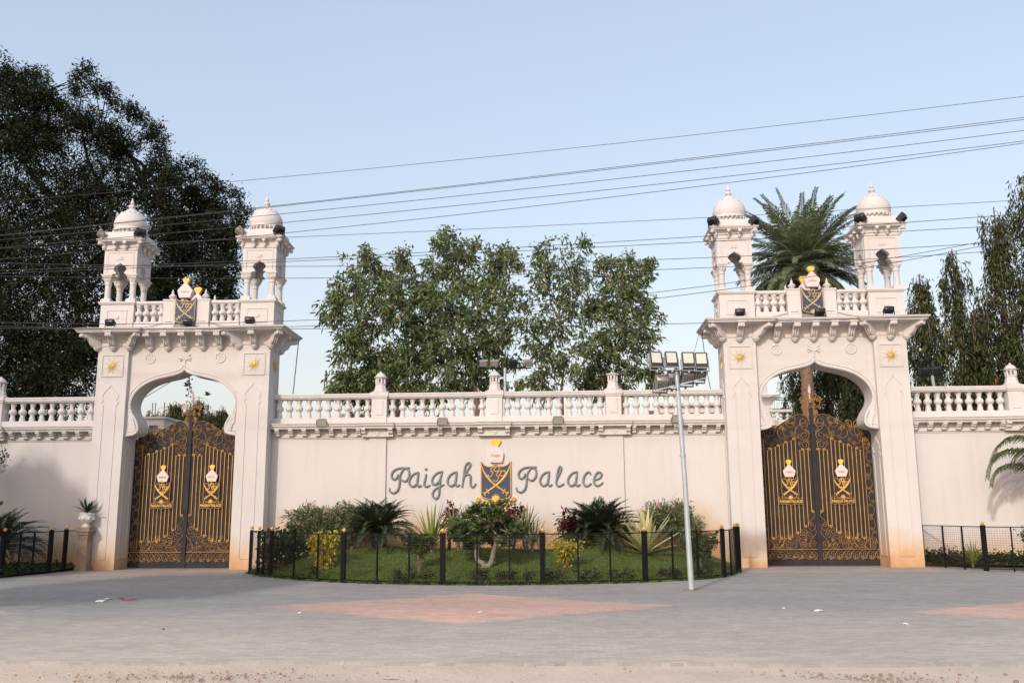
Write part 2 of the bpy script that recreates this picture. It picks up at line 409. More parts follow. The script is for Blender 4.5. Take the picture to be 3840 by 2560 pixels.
# ------------------------------------------------------------------ text helper
def text_mesh(body, size, depth, name, mat, parent, loc, bold=0, sx=1.0, arc=0):
    cu = bpy.data.curves.new('t', 'FONT'); cu.body = body; cu.size = size; cu.extrude = depth; cu.align_x = 'CENTER'; cu.align_y = 'CENTER'; cu.offset = bold; cu.resolution_u = 2
    o = bpy.data.objects.new('t', cu); COL.objects.link(o)
    dg = bpy.context.evaluated_depsgraph_get(); dg.update()
    me = bpy.data.meshes.new_from_object(o.evaluated_get(dg)); me.name = name
    bpy.data.objects.remove(o); bpy.data.curves.remove(cu)
    for v in me.vertices:
        x, y, z = v.co; x *= sx; v.co = (x, -z, y-arc*x*x)
    me.materials.clear(); me.materials.append(M[mat])
    return link(name, me, parent, loc)

# ------------------------------------------------------------------ crest (shield, crossed sabres, monogram, sun, ribbon, turban, plume)
def cpt(x, y): return ((x-558)/640, (905-y)/640)
SHIELD = [(240, 500), (290, 560), (340, 592), (420, 610), (490, 598), (530, 570), (558, 545), (590, 575), (640, 600), (700, 608), (770, 590), (830, 550), (876, 500), (880, 1210), (862, 1255), (800, 1285), (680, 1308), (558, 1332), (440, 1310), (330, 1285), (262, 1250), (240, 1205)]
SABRE = [(262, 590, 3), (282, 655, 9), (315, 735, 14), (365, 815, 18), (440, 905, 18), (535, 990, 16), (640, 1065, 13), (725, 1122, 12), (792, 1172, 12)]
PSTR = [[(505, 690), (500, 722), (470, 716), (452, 690), (462, 652), (510, 620), (575, 607), (645, 612)],
        [(572, 612), (525, 670), (498, 730), (478, 790), (455, 822), (420, 824), (398, 800), (402, 782)],
        [(575, 610), (622, 622), (634, 655), (610, 702), (560, 716), (522, 700)]]
def crest(parent, s, y, cx, cz, style, fin=None):
    """build a crest of shield width s on plane y (front towards -y)"""
    sub = lambda o: parent if style == 'leaf' else o      # on a gate leaf every piece is already a sub-part
    T = lambda q: (cx+cpt(*q)[0]*s, cz+cpt(*q)[1]*s)
    t = .05*s if style != 'parapet' else .14*s
    wall = style == 'wall'
    a = MB().prism([T(q) for q in SHIELD], y-t, y); sh = a.build('shield', 'sheet' if style == 'leaf' else 'navy', parent)
    g = 'gold' if style != 'parapet' else 'gold_dull'
    yf = y-t
    ring = [Vector((T(q)[0], yf, T(q)[1])) for q in SHIELD]
    ctr = Vector((cx, yf, cz)); ring = [p+(ctr-p)*.03 for p in ring]
    MB().tube(ring, (.017 if style != 'leaf' else .011)*s, 6, closed=True, flat=.8).build('shield_border', g, sub(sh))
    for m in (0, 1):
        b = MB()
        fx = (lambda q: (1116-q[0], q[1])) if m else (lambda q: q)
        pts = [Vector((T(fx(q[:2]))[0], yf-.012*s, T(fx(q[:2]))[1])) for q in SABRE]
        wid = [q[2]/640*s*(1.9 if style == 'leaf' else 1.2) for q in SABRE]
        b.tube(pts, wid, 6, flat=.35)
        for p0, p1, w in (((705, 1168), (750, 1090), 12), ((778, 1215), (818, 1148), 11)):
            A, B = T(fx(p0)), T(fx(p1)); b.tube([(A[0], yf-.02*s, A[1]), (B[0], yf-.02*s, B[1])], w/640*s, 6, flat=.5)
            for e in (A, B): b.ball((e[0], yf-.02*s, e[1]), 17/640*s, 8, 5, (1, .5, 1))
        b.build('sabre', g, sub(sh))
    for dx, dy in ((0, 0), (122, 97)):
        b = MB()
        for st in PSTR:
            pts = [Vector((T((q[0]+dx, q[1]+dy))[0], yf-.01*s, T((q[0]+dx, q[1]+dy))[1])) for q in st]
            b.tube(spline(pts, 4), (10 if style != 'leaf' else 20)/640*s, 6, flat=.6)
        b.build('monogram_letter', g, sub(sh))
    b = MB(); X, Z = T((557, 1290)); r = 78/640*s
    arc = [(X+r*math.cos(PI*k/12), Z+r*.95*math.sin(PI*k/12)) for k in range(13)]
    b.prism(arc+[(X-r*.6, Z-.05*s), (X, Z-.09*s), (X+r*.6, Z-.05*s)], yf-.03*s, yf+.001)
    for k in range(11):
        an = PI*(k+.0)/10; w = .09
        L = r*(1.75 if k == 5 else 1.5)
        b.prism([(X+r*.95*math.cos(an-w), Z+r*.95*math.sin(an-w)), (X+L*math.cos(an), Z+L*math.sin(an)), (X+r*.95*math.cos(an+w), Z+r*.95*math.sin(an+w))], yf-.02*s, yf+.001)
    b.build('rising_sun', 'yellow' if style == 'wall' else g, sub(sh))
    # ribbon
    b = MB()
    if wall:
        up = [(165, 1330), (260, 1325), (330, 1335), (440, 1350), (558, 1362), (680, 1350), (790, 1335), (860, 1325), (950, 1330)]
        lo = [(965, 1375), (880, 1395), (790, 1412), (680, 1432), (558, 1452), (440, 1432), (330, 1405), (240, 1385), (155, 1360)]
        b.prism([T(q) for q in up+lo], y-.03*s, y)
        rb = b.build('ribbon', 'letter', parent)
        e = MB()
        e.tube([Vector((T(q)[0], y-.035*s, T(q)[1])) for q in spl2(up+lo)], .012*s, 5, closed=True, flat=.8)
        for q in ((190, 1290), (930, 1290)):
            X, Z = T(q); e.prism([(X+.075*s*math.cos(2*PI*k/16), Z+.075*s*math.sin(2*PI*k/16)) for k in range(16)], y-.06*s, y)
            for k in range(7): e.ball((X+.045*s*math.cos(2*PI*k/7), y-.065*s, Z+.045*s*math.sin(2*PI*k/7)), .016*s, 6, 4)
        e.build('ribbon_edge', 'gold', sub(rb))
        for w, px, py in (('Paigah', 350, 1375), ('Palace', 765, 1375)):
            X, Z = T((px, py)); text_mesh(w, .125*s, .006, 'ribbon_word', 'yellow', sub(rb), (X, y-.04*s, Z), .004, 1.05)
    elif style == 'leaf':
        h = [(215, 1335), (330, 1345), (450, 1330), (558, 1385), (666, 1330), (786, 1345), (900, 1335)]
        l2 = [(905, 1535), (786, 1550), (666, 1530), (558, 1585), (450, 1530), (330, 1550), (210, 1535)]
        b.prism([T((558+(q[0]-558)*1.25, q[1]-15)) for q in h+l2], y-.05*s, y)
        rb = b.build('ribbon', 'sheet', parent)
        e = MB().tube([Vector((T((558+(q[0]-558)*1.25, q[1]-15))[0], y-.055*s, T((558, q[1]-15))[1])) for q in h+l2], .012*s, 5, closed=True, flat=.8)
        for sg in (-1, 1):
            q = T((558+sg*420, 1290)); e.tube(spline([Vector((q[0], y-.055*s, q[1]-.05*s)), Vector((q[0]+sg*.03*s, y-.055*s, q[1]+.03*s)), Vector((q[0]-sg*.02*s, y-.055*s, q[1]+.05*s)), Vector((q[0]-sg*.03*s, y-.055*s, q[1]+.01*s))], 3), .011*s, 5)
        e.build('ribbon_edge', 'gold_dull', sub(rb))
        for w, px in (('PAIGAH', 345), ('PALACE', 772)):
            X, Z = T((px, 1432)); text_mesh(w, .215*s, .004, 'ribbon_word', 'gold', sub(rb), (X, y-.058*s, Z), .004, .8)
    else:
        b.prism([T(q) for q in [(235, 1360), (340, 1335), (558, 1372), (776, 1335), (881, 1360), (888, 1450), (776, 1475), (558, 1450), (340, 1475), (228, 1450)]], y-.16*s, y)
        b.build('ribbon', 'letter', parent)
    # turban
    dz = -8; q2 = lambda q: q if wall else (558+(q[0]-558)*(1.22 if q[1] > 190 else .95), 548+(q[1]-548)*1.2)
    if wall: TB = [(510, 208), (610, 208), (640, 235), (715, 330), (722, 362), (690, 538), (440, 538), (415, 372), (425, 335), (490, 240)]
    else: TB = [(520, 165), (596, 165), (735, 335), (745, 372), (690, 540), (426, 540), (371, 372), (381, 335)]
    TB = [q2(q) for q in TB]
    tt = .10*s if style != 'parapet' else .3*s
    tb = MB().prism([T((q[0], q[1]+dz)) for q in TB], y-tt, y+(.0 if style != 'parapet' else .02)).build('turban', 'pinkwhite', parent)
    MB().tube(spline([Vector((T(q)[0], y-tt-.004, T(q)[1])) for q in ((445, 520), (480, 488), (558, 472), (636, 488), (682, 520))], 4), .012*s, 5, flat=.7).build('turban_fold', 'pinkwhite', sub(tb))
    X, Z = T(q2((558, 382))); text_mesh('Paigah' if wall else 'PAIGAH', .135*s, .003, 'turban_word', 'gold_dull', sub(tb), (X, y-tt-.004, Z), .003, .95 if wall else .85, .35/s)
    PL = [(445, 105), (452, 75), (480, 55), (540, 42), (620, 50), (655, 68), (668, 98), (602, 206), (514, 206)]
    if style != 'wall': PL = [q2((q[0], q[1]-38)) for q in PL]
    MB().prism([T((q[0], q[1]+dz)) for q in PL], y-tt*.75, y).build('plume', 'yellow', sub(tb))
    return sh
def spl2(l): return l

# ------------------------------------------------------------------ gateway
BASE = [(-2.25, 0, -1, -1), (-1.45, 0, 1, -1), (-1.45, .12, 1, -1), (1.45, .12, -1, -1), (1.45, 0, -1, -1), (2.25, 0, 1, -1), (2.25, .85, 1, 1), (1.45, .85, -1, 1), (1.45, .73, -1, 1), (-1.45, .73, 1, 1), (-1.45, .85, 1, 1), (-2.25, .85, -1, 1)]
def plan(o, z): return [(x+sx*o, y+sy*o, z) for x, y, sx, sy in BASE]
ARCH = [(0, 5.0), (.035, 4.955), (.10, 4.915), (.20, 4.875), (.34, 4.84), (.53, 4.80), (.78, 4.735), (1.0, 4.635), (1.19, 4.485), (1.31, 4.31), (1.355, 4.11), (1.31, 3.93), (1.21, 3.78), (1.14, 3.64), (1.115, 3.50), (1.15, 3.40), (1.24, 3.345), (1.45, 3.31)]
def smooth2(pts, n=3):
    return [(v.x, v.z) for v in spline([Vector((x, 0, z)) for x, z in pts], n)]
ARC_S = smooth2(ARCH, 3)
def bracket_mesh():
    """scrolled console: back face at y = 0, reaches to y = -.40, top z = 0, bottom -.42, with bud below"""
    prof = [(0, 0), (-.40, 0), (-.41, -.05), (-.38, -.09), (-.33, -.10), (-.27, -.105), (-.23, -.13), (-.20, -.19), (-.17, -.25), (-.12, -.30), (-.06, -.33), (0, -.34)]
    b = MB()
    w = .075
    b.loft([[(-w, y, z) for y, z in prof], [(w, y, z) for y, z in prof]])
    b.box(-w-.025, w+.025, -.425, 0, -.002, .045)
    for sx in (-.055, 0, .055):
        b.tube(spline([Vector((sx, y-.006, z)) for y, z in prof[4:11]], 2), .022, 5)
        b.ball((sx, -.375, -.075), .038, 7, 5)
    b.lathe([(.085, -.33), (.095, -.35), (.075, -.385), (.05, -.42), (.012, -.44)], (0, -.035, 0), 10)
    return b.mesh('bracket', 'trim')
BRK = bracket_mesh()
def baluster_mesh(h, name='baluster'):
    pr = [(.085, 0), (.085, .06), (.068, .09), (.072, .16), (.060, .24), (.052, .33), (.056, .36), (.088, .42), (.102, .49), (.102, .54), (.088, .61), (.056, .67), (.050, .71), (.056, .80), (.072, .90), (.085, .94), (.085, 1.0)]
    b = MB(); b.lathe([(r, z*h) for r, z in pr], (0, 0, 0), 12)
    b.lathe([(.045, 0), (.045, .012), (.03, .018)], (0, 0, 0), 10)
    m = len(b.v)
    # round medallion on the front of the belly
    for i in range(m-30, m):
        x, y, z = b.v[i]; b.v[i] = (x, -.092-z, .515*h+y)
    return b.mesh(name, 'trim')
BAL = baluster_mesh(.50); BALS = baluster_mesh(.46, 'parapet_baluster')
def trefoil_frame(b, cx, hw, z0, z1, y, r=.014, axis='x', x=0):
    P = [(-hw, z0), (-hw, z1-.52), (-hw*1.25, z1-.50), (-hw*1.3, z1-.45), (-hw*.98, z1-.40), (-hw*1.22, z1-.33), (-hw*1.18, z1-.24), (-hw*.8, z1-.17), (-hw*.62, z1-.13), (-hw*.2, z1-.06), (0, z1)]
    P = P+[(-q[0], q[1]) for q in reversed(P[:-1])]
    if axis == 'x': pts = [Vector((cx+q[0], y, q[1])) for q in P]
    else: pts = [Vector((x, cx+q[0], q[1])) for q in P]
    b.tube(pts, r, 4); 
    a, c = pts[0], pts[-1]
    b.tube([a, c], r, 4)
def sun_mesh(r):
    b = MB(); n = 18
    b.lathe([(r*.27, 0), (r*.27, .012), (r*.18, .024), (.004, .028)], (0, 0, 0), 14)
    for k in range(n):
        a = 2*PI*k/n; L = r*(1.18 if k % 2 == 0 else .86); w = .20
        b.loft([[(r*.3*math.cos(a-w*1.3), r*.3*math.sin(a-w*1.3), 0), (L*math.cos(a), L*math.sin(a), 0), (r*.3*math.cos(a+w*1.3), r*.3*math.sin(a+w*1.3), 0)],
                [(r*.3*math.cos(a-w*.8), r*.3*math.sin(a-w*.8), .02), (L*.97*math.cos(a), L*.97*math.sin(a), .006), (r*.3*math.cos(a+w*.8), r*.3*math.sin(a+w*.8), .02)]])
    for x, y in ((-.07, .03), (.07, .03), (0, -.05)): b.ball((x*r*2, y*r*2, .025), r*.06, 6, 4)
    b.v = [(x, -z, y) for x, y, z in b.v]
    return b.mesh('sun_emblem', 'sungold')
SUN = sun_mesh(.185)
def kiosk_meshes():
    d = {}
    # shaft: four arched walls; thickness .14
    h = .44; z0, z1 = 7.55, 8.24
    A = [(0, 7.865), (.02, 7.84), (.07, 7.81), (.13, 7.77), (.17, 7.715), (.165, 7.665), (.13, 7.625), (.105, 7.59), (.13, 7.57), (.23, 7.552)]
    A = smooth2(A, 2)
    poly = [(-h, z1), (-h, z0)]+[(-x, z) for x, z in reversed(A)]+[(x, z) for x, z in A[1:]]+[(h, z0), (h, z1)]
    b = MB()
    for k in range(4):
        w = MB()
        hh = h-.001*k
        pl = [(x if abs(x) < h else (hh if x > 0 else -hh), z) for x, z in poly]
        if k % 2: pl = [(x if abs(x) < hh else (x*(h-.14)/hh), z) for x, z in pl]
        w.prism(pl, -h, -h+.14)
        w.frame(-.345, .345, 7.66 if False else 8.12, 8.12, -h, .0) if False else None
        for sg in (-1, 1): w.box(sg*.345-.012, sg*.345+.012, -h-.012, -h+.01, 7.60, 8.13)
        w.box(-.357, .357, -h-.012, -h+.01, 8.13, 8.154)
        for an in (-.9, -.45, 0, .45, .9):
            w.tube([(0, -h-.004, 7.95), (math.sin(an)*.09, -h-.006, 7.95+.085*math.cos(an))], [.016, .006], 5)
        for sg in (-1, 1): w.tube([(0, -h-.004, 7.95), (sg*.11, -h-.006, 7.945)], [.014, .005], 5)
        w.xf(Matrix.Rotation(k*PI/2, 4, 'Z')); b.merge(w)
    b.box(-h+.02, h-.02, -h+.02, h-.02, 8.20, 8.239)
    d['turret'] = b.mesh('turret', 'wall')
    b = MB(); P = lambda q: [(-q, -q), (q, -q), (q, q), (-q, q)]
    R4 = lambda q, z: [(x, y, z) for x, y in P(q)]
    b.loft([R4(.44, 6.02), R4(.44, 6.73)]); b.loft([R4(.455, 6.731), R4(.485, 6.76), R4(.495, 6.785), R4(.485, 6.81)])
    for k in range(4):
        w = MB(); w.frame(-.26, .26, 6.22, 6.58, -.44, .014)
        w.lathe([(.07, 0), (.06, .02), (.02, .03)], (0, 0, 0), 10); n = 30
        for i in range(len(w.v)-n, len(w.v)):
            x, y, z = w.v[i]; w.v[i] = (x, -.44-z, 6.4+y)
        w.xf(Matrix.Rotation(k*PI/2, 4, 'Z')); b.merge(w)
    d['pedestal'] = b.mesh('pedestal', 'wall')
    b = MB(); b.loft([R4(.125, 6.81), R4(.125, 6.87), R4(.105, 6.90)])
    b.lathe([(.10, 6.90), (.10, 6.925), (.078, 6.95), (.074, 7.27), (.088, 7.285), (.082, 7.30), (.092, 7.36), (.115, 7.42)], (0, 0, 0), 14)
    b.loft([R4(.105, 7.42), R4(.115, 7.45), R4(.12, 7.49), R4(.145, 7.52), R4(.145, 7.55)])
    for k in range(8): b.ball((.105*math.cos(k*PI/4), .105*math.sin(k*PI/4), 7.40), .022, 6, 4)
    d['column'] = b.mesh('column', 'wall')
    b = MB()
    b.loft([R4(.46, 8.20), R4(.465, 8.235)]); b.loft([R4(.44, 8.24), R4(.444, 8.35), R4(.46, 8.39), R4(.56, 8.415)])
    b.loft([R4(.575, 8.416), R4(.585, 8.445)]); b.loft([R4(.60, 8.446), R4(.622, 8.487)]); b.loft([R4(.54, 8.488), R4(.53, 8.60), R4(.50, 8.62), R4(.49, 8.70)])
    d['cornice'] = b.mesh('cornice', 'trim')
    b = MB(); b.box(-.04, .04, -.155, 0, -.06, .0); b.lathe([(.05, -.07), (.04, -.1), (.045, -.13), (.03, -.19), (.008, -.21)], (0, -.035, 0), 8); b.ball((0, -.13, -.05), .045, 8, 5)
    d['cornice_bracket'] = b.mesh('cornice_bracket', 'trim')
    b = MB(); b.lathe([(.40, 8.69), (.40, 8.72), (.375, 8.74), (.375, 8.79), (.435, 8.815), (.445, 8.84), (.425, 8.865), (.405, 8.89), (.425, 8.95), (.432, 9.02), (.42, 9.09), (.39, 9.17), (.34, 9.25), (.27, 9.32), (.235, 9.345), (.22, 9.36), (.16, 9.41), (.11, 9.45), (.075, 9.48)], (0, 0, 0), 28)
    for k in range(24):
        a = 2*PI*k/24; b.ball((.425*math.cos(a), .425*math.sin(a), 8.80), .032, 6, 5, (1, 1, 1.3))
    for k in range(14):
        a = 2*PI*k/14; b.ball((.262*math.cos(a), .262*math.sin(a), 9.325), .034, 6, 5, (1, 1, .9))
    d['dome'] = b.mesh('dome', 'wall')
    b = MB(); b.lathe([(.075, 9.47), (.05, 9.49), (.07, 9.51), (.085, 9.545), (.07, 9.585), (.035, 9.60), (.03, 9.615), (.05, 9.63), (.052, 9.65), (.035, 9.70), (.018, 9.75), (.004, 9.80)], (0, 0, 0), 12)
    d['finial'] = b.mesh('finial', 'wall')
    return d
KI = kiosk_meshes()
def post_finial():
    b = MB(); b.lathe([(.05, 0), (.035, .02), (.06, .05), (.095, .09), (.10, .115), (.095, .12), (.06, .155), (.03, .18), (.035, .20), (.03, .23), (.012, .28), (.003, .31)], (0, 0, 0), 12)
    return b.mesh('post_finial', 'trim')
PF = post_finial()

def gateway(gx, label):
    g = thing('gateway', label, 'gateway', (gx, 0, 0), 'domed gateways')
    for s in (-1, 1):
        b = MB(); x0, x1 = sorted((s*1.45, s*2.25)); b.box(x0, x1, 0, .85, -.3, 5.90)
        trefoil_frame(b, s*1.85, .165, .26, 4.62, -.004)
        b.frame(s*1.85-.275, s*1.85+.275, 4.84, 5.39, -.004, .015)
        trefoil_frame(b, .43, .17, .26, 4.62, 0, .014, 'y', s*2.254)
        trefoil_frame(b, .40, .20, .26, 3.15, 0, .014, 'y', s*1.446)
        p = b.build('pillar', 'wall', g)
        link('sun_emblem', SUN, p, (s*1.85, 0, 5.11))
        link('sun_emblem', SUN, p, (s*2.25, .43, 5.11), (0, 0, s*PI/2))
    half = ARC_S
    poly = [(-1.449, 5.62), (-1.449, 3.31)]+[(-x, z) for x, z in reversed(half[:-1])]+[(x, z) for x, z in half[1:-1]]+[(1.449, 3.31), (1.449, 5.62)]
    aw = MB().prism(poly, .12, .73); aw.box(-1.449, 1.449, .13, .72, 5.62, 5.89)
    aw = aw.build('arch_wall', 'wall', g, 50)
    b = MB()
    full = [(-x, z) for x, z in reversed(half)]+[(x, z) for x, z in half[1:]]
    def off(o):
        out = []
        for i, q in enumerate(full):
            a = Vector((full[max(i-1, 0)][0], full[max(i-1, 0)][1])); c = Vector((full[min(i+1, len(full)-1)][0], full[min(i+1, len(full)-1)][1])); t = (c-a).normalized(); out.append(Vector((q[0]-t.y*o, .118, q[1]+t.x*o)))
        mid = len(full)//2; out[mid] = Vector((0, .118, full[mid][1]+o*1.5)); return [p for p in out if abs(p.x) < 1.43]
    b.tube(off(.03), .034, 6); b.tube(off(.10), .018, 5)
    for s in (-1, 1):                                   # fluted consoles at the springing
        for k in range(5):
            f = k/4
            b.tube(spline([Vector((s*(1.40-.02*f), .115, 3.98-.30*f)), Vector((s*(1.31-.0*f), .108, 3.80-.24*f)), Vector((s*(1.235+.05*f), .10, 3.62-.17*f)), Vector((s*(1.20+.07*f), .10, 3.50-.11*f)), Vector((s*(1.23+.09*f), .105, 3.42-.06*f)), Vector((s*(1.34+.06*f), .11, 3.365-.02*f))], 4), .026, 5)
        b.tube(spline([Vector((s*1.13, .11, 3.50)), Vector((s*1.16, .10, 3.41)), Vector((s*1.25, .10, 3.355)), Vector((s*1.43, .11, 3.325))], 4), .03, 6)
    b.build('arch_moulding', 'trim', aw)
    for s in (-1, 1):
        b = MB(); b.tube([Vector((s*.92+.125*math.cos(2*PI*k/24), .118, 5.31+.125*math.sin(2*PI*k/24))) for k in range(24)], .02, 6, closed=True)
        for k in range(6): b.ball((s*.92+.06*math.cos(k*PI/3), .118, 5.31+.06*math.sin(k*PI/3)), .026, 6, 4, (1, .5, 1))
        b.ball((s*.92, .118, 5.31), .025, 6, 4, (1, .5, 1)); b.build('roundel', 'trim', aw)
    b = MB()
    for an, L in ((-1.25, .17), (-.7, .22), (-.25, .20), (.25, .20), (.7, .22), (1.25, .17)):
        c = Vector((0, .112, 5.25)); e = c+Vector((math.sin(an)*L, 0, math.cos(an)*L*.95+.02)); b.tube(spline([c, c.lerp(e, .5)+Vector((0, -.008, .025)), e], 4), [.018, .022, .026, .030, .034, .034, .03, .024, .012], 6, flat=.6)
    for s in (-1, 1): b.tube(spline([Vector((0, .112, 5.24)), Vector((s*.07, .105, 5.29)), Vector((s*.12, .105, 5.235)), Vector((s*.15, .11, 5.30))], 4), .016, 5)
    b.tube([(0, .112, 5.02), (0, .112, 5.1), (0, .112, 5.25)], [.022, .016, .03], 6)
    b.build('leaf_ornament', 'trim', aw)
    b = MB(); b.loft([plan(.018, 5.615), plan(.025, 5.645)]); b.loft([plan(.006, 5.60), plan(.010, 5.6149)])
    cove = [(.012, 5.646), (.015, 5.78), (.03, 5.84), (.07, 5.885), (.16, 5.91), (.36, 5.925)]
    b.loft([plan(o, z) for o, z in cove]); b.loft([plan(.405, 5.926), plan(.415, 5.955)]); b.loft([plan(.425, 5.9551), plan(.44, 5.99)]); b.loft([plan(.46, 5.9901), plan(.474, 6.03)])
    b.build('eave', 'trim', g, 30)
    spots = []
    for s in (-1, 1):
        spots += [(s*2.235, .015, s*PI/4), (s*1.465, .015, -s*PI/4), (s*1.85, 0, 0), (s*2.25, .43, s*PI/2), (s*2.235, .835, s*3*PI/4), (s*1.85, .85, PI)]
    for x in (-.92, -.46, 0, .46, .92): spots += [(x, .12, 0), (x, .73, PI)]
    for x, y, a in spots: link('bracket', BRK, g, (x, y, 5.925), (0, 0, a), (1, 1 if abs(abs(a) % (PI/2)-PI/4) > .1 else 1.25, 1))
    # parapet front and back
    for fy, rz in ((.14, 0), (.80, PI)):
        for s in (-1, 1):
            b = MB(); xa, xb = sorted((s*1.39, s*.60))
            b.box(xa, xb, fy-.11, fy+.11, 6.03, 6.26); b.build('parapet_plinth', 'trim', g); b = MB(); b.box(xa, xb, fy-.09, fy+.09, 6.72, 6.745); b.box(xa, xb, fy-.115, fy+.115, 6.746, 6.81)
            b.build('parapet_rail', 'trim', g)
            for k in range(4): link('parapet_baluster', BALS, g, (s*(.71+.20*k), fy, 6.26), (0, 0, rz))
            b = MB(); b.box(s*.44-.165, s*.44+.165, fy-.17, fy+.17, 6.03, 6.80); b.box(s*.44-.18, s*.44+.18, fy-.185, fy+.185, 6.801, 6.84); b.box(s*.44-.172, s*.44+.172, fy-.178, fy+.178, 6.18, 6.20)
            q = MB(); trefoil_frame(q, 0, .10, 6.24, 6.74, 0, .008)
            q.v = [(x+s*.44, (fy-.172 if rz == 0 else fy+.172), z) for x, y, z in q.v]; b.merge(q)
            pp = b.build('parapet_post', 'trim', g); link('post_finial', PF, pp, (s*.44, fy, 6.84))
        b = MB(); b.box(-.275, .275, fy-.10, fy+.10, 6.03, 6.20); b.build('crest_plinth', 'trim', g)
    crest(g, .54, -.02, 0, 6.53, 'parapet')
    b = MB(); b.prism([(-.27, 6.2), (.27, 6.2), (.27, 6.85), (-.27, 6.85)], .72, .80); b.prism([(-.11, 6.84), (.11, 6.84), (.16, 7.0), (.03, 7.16), (-.03, 7.16), (-.16, 7.0)], .68, .80)
    rc = b.build('rear_crest', 'pinkwhite', g); MB().prism([(-.04, 7.16), (.04, 7.16), (.11, 7.29), (.06, 7.34), (-.06, 7.34), (-.11, 7.29)], .69, .79).build('plume', 'yellow', rc)
    for s in (-1, 1):
        k0 = (s*1.855, .47)
        t = link('turret', KI['turret'], g, (k0[0], k0[1], 0))
        link('pedestal', KI['pedestal'], t); link('cornice', KI['cornice'], t); link('dome', KI['dome'], t); link('finial', KI['finial'], t)
        for cx in (-1, 1):
            for cy in (-1, 1): link('column', KI['column'], t, (cx*.333, cy*.333, 0))
        for k in range(4):
            m = Matrix.Rotation(k*PI/2, 4, 'Z')
            for x in (-.14, .14): 
                v = m @ Vector((x, -.455, 8.415)); link('cornice_bracket', KI['cornice_bracket'], t, v, (0, 0, k*PI/2))
            v = m @ Vector((.43, -.43, 8.415)); link('cornice_bracket', KI['cornice_bracket'], t, v, (0, 0, k*PI/2+PI/4), (1.2, 1.25, 1))
    return g
GL, GR = -9.47, 6.53
gateway(GL, 'white domed gateway on the left, in front of the huge dark tree')
gateway(GR, 'white domed gateway on the right, in front of the date palm')

# ------------------------------------------------------------------ metal gates
def spiral(c, r0, r1, a0, turns, sg=1, n=22):
    return [Vector((c[0]+(r0+(r1-r0)*k/n)*math.cos(a0+sg*2*PI*turns*k/n), 0, c[1]+(r0+(r1-r0)*k/n)*math.sin(a0+sg*2*PI*turns*k/n))) for k in range(n+1)]
def scroll(b, p, q, bulge, r, y, th=.0052, ends=(1, 1), side=1):
    """C or S scroll from p to q with spirals of radius r at its ends"""
    p = Vector((p[0], 0, p[1])); q = Vector((q[0], 0, q[1])); d = q-p; n = Vector((-d.z, 0, d.x)).normalized()
    ctl = [p, p.lerp(q, .25)+n*bulge*.8, p.lerp(q, .5)+n*bulge, p.lerp(q, .75)+n*bulge*.8, q]
    pts = spline(ctl, 5)
    def curl(end, prev, sg):
        t = (end-prev).normalized(); nn = Vector((-t.z, 0, t.x))*sg; c = end+nn*r
        a0 = math.atan2(-nn.z, -nn.x); return spiral((c.x, c.z), r, r*.22, a0, 1.35, sg, 16)[1:]
    s1 = -side if bulge > 0 else side
    if ends[0]: pts = list(reversed(curl(pts[0], pts[1], -s1*ends[0])))+pts
    if ends[1]: pts = pts+curl(pts[-1], pts[-2], s1*ends[1])
    b.tube([Vector((v.x, y, v.z)) for v in pts], th, 5)
TOPP = [(.05, 3.50), (.10, 3.64), (.19, 3.73), (.32, 3.75), (.46, 3.70), (.62, 3.61), (.80, 3.50), (.93, 3.43), (1.02, 3.42), (1.12, 3.43), (1.22, 3.41), (1.34, 3.34), (1.445, 3.24)]
def bar_ends(k):
    x = .14+.101*k
    top = 2.86 if k <= 2 else 3.13-.40*(x-.44)
    bot = 1.33 if k == 0 else .97 if k <= 2 else .81 if k <= 4 else .68
    return x, bot, top
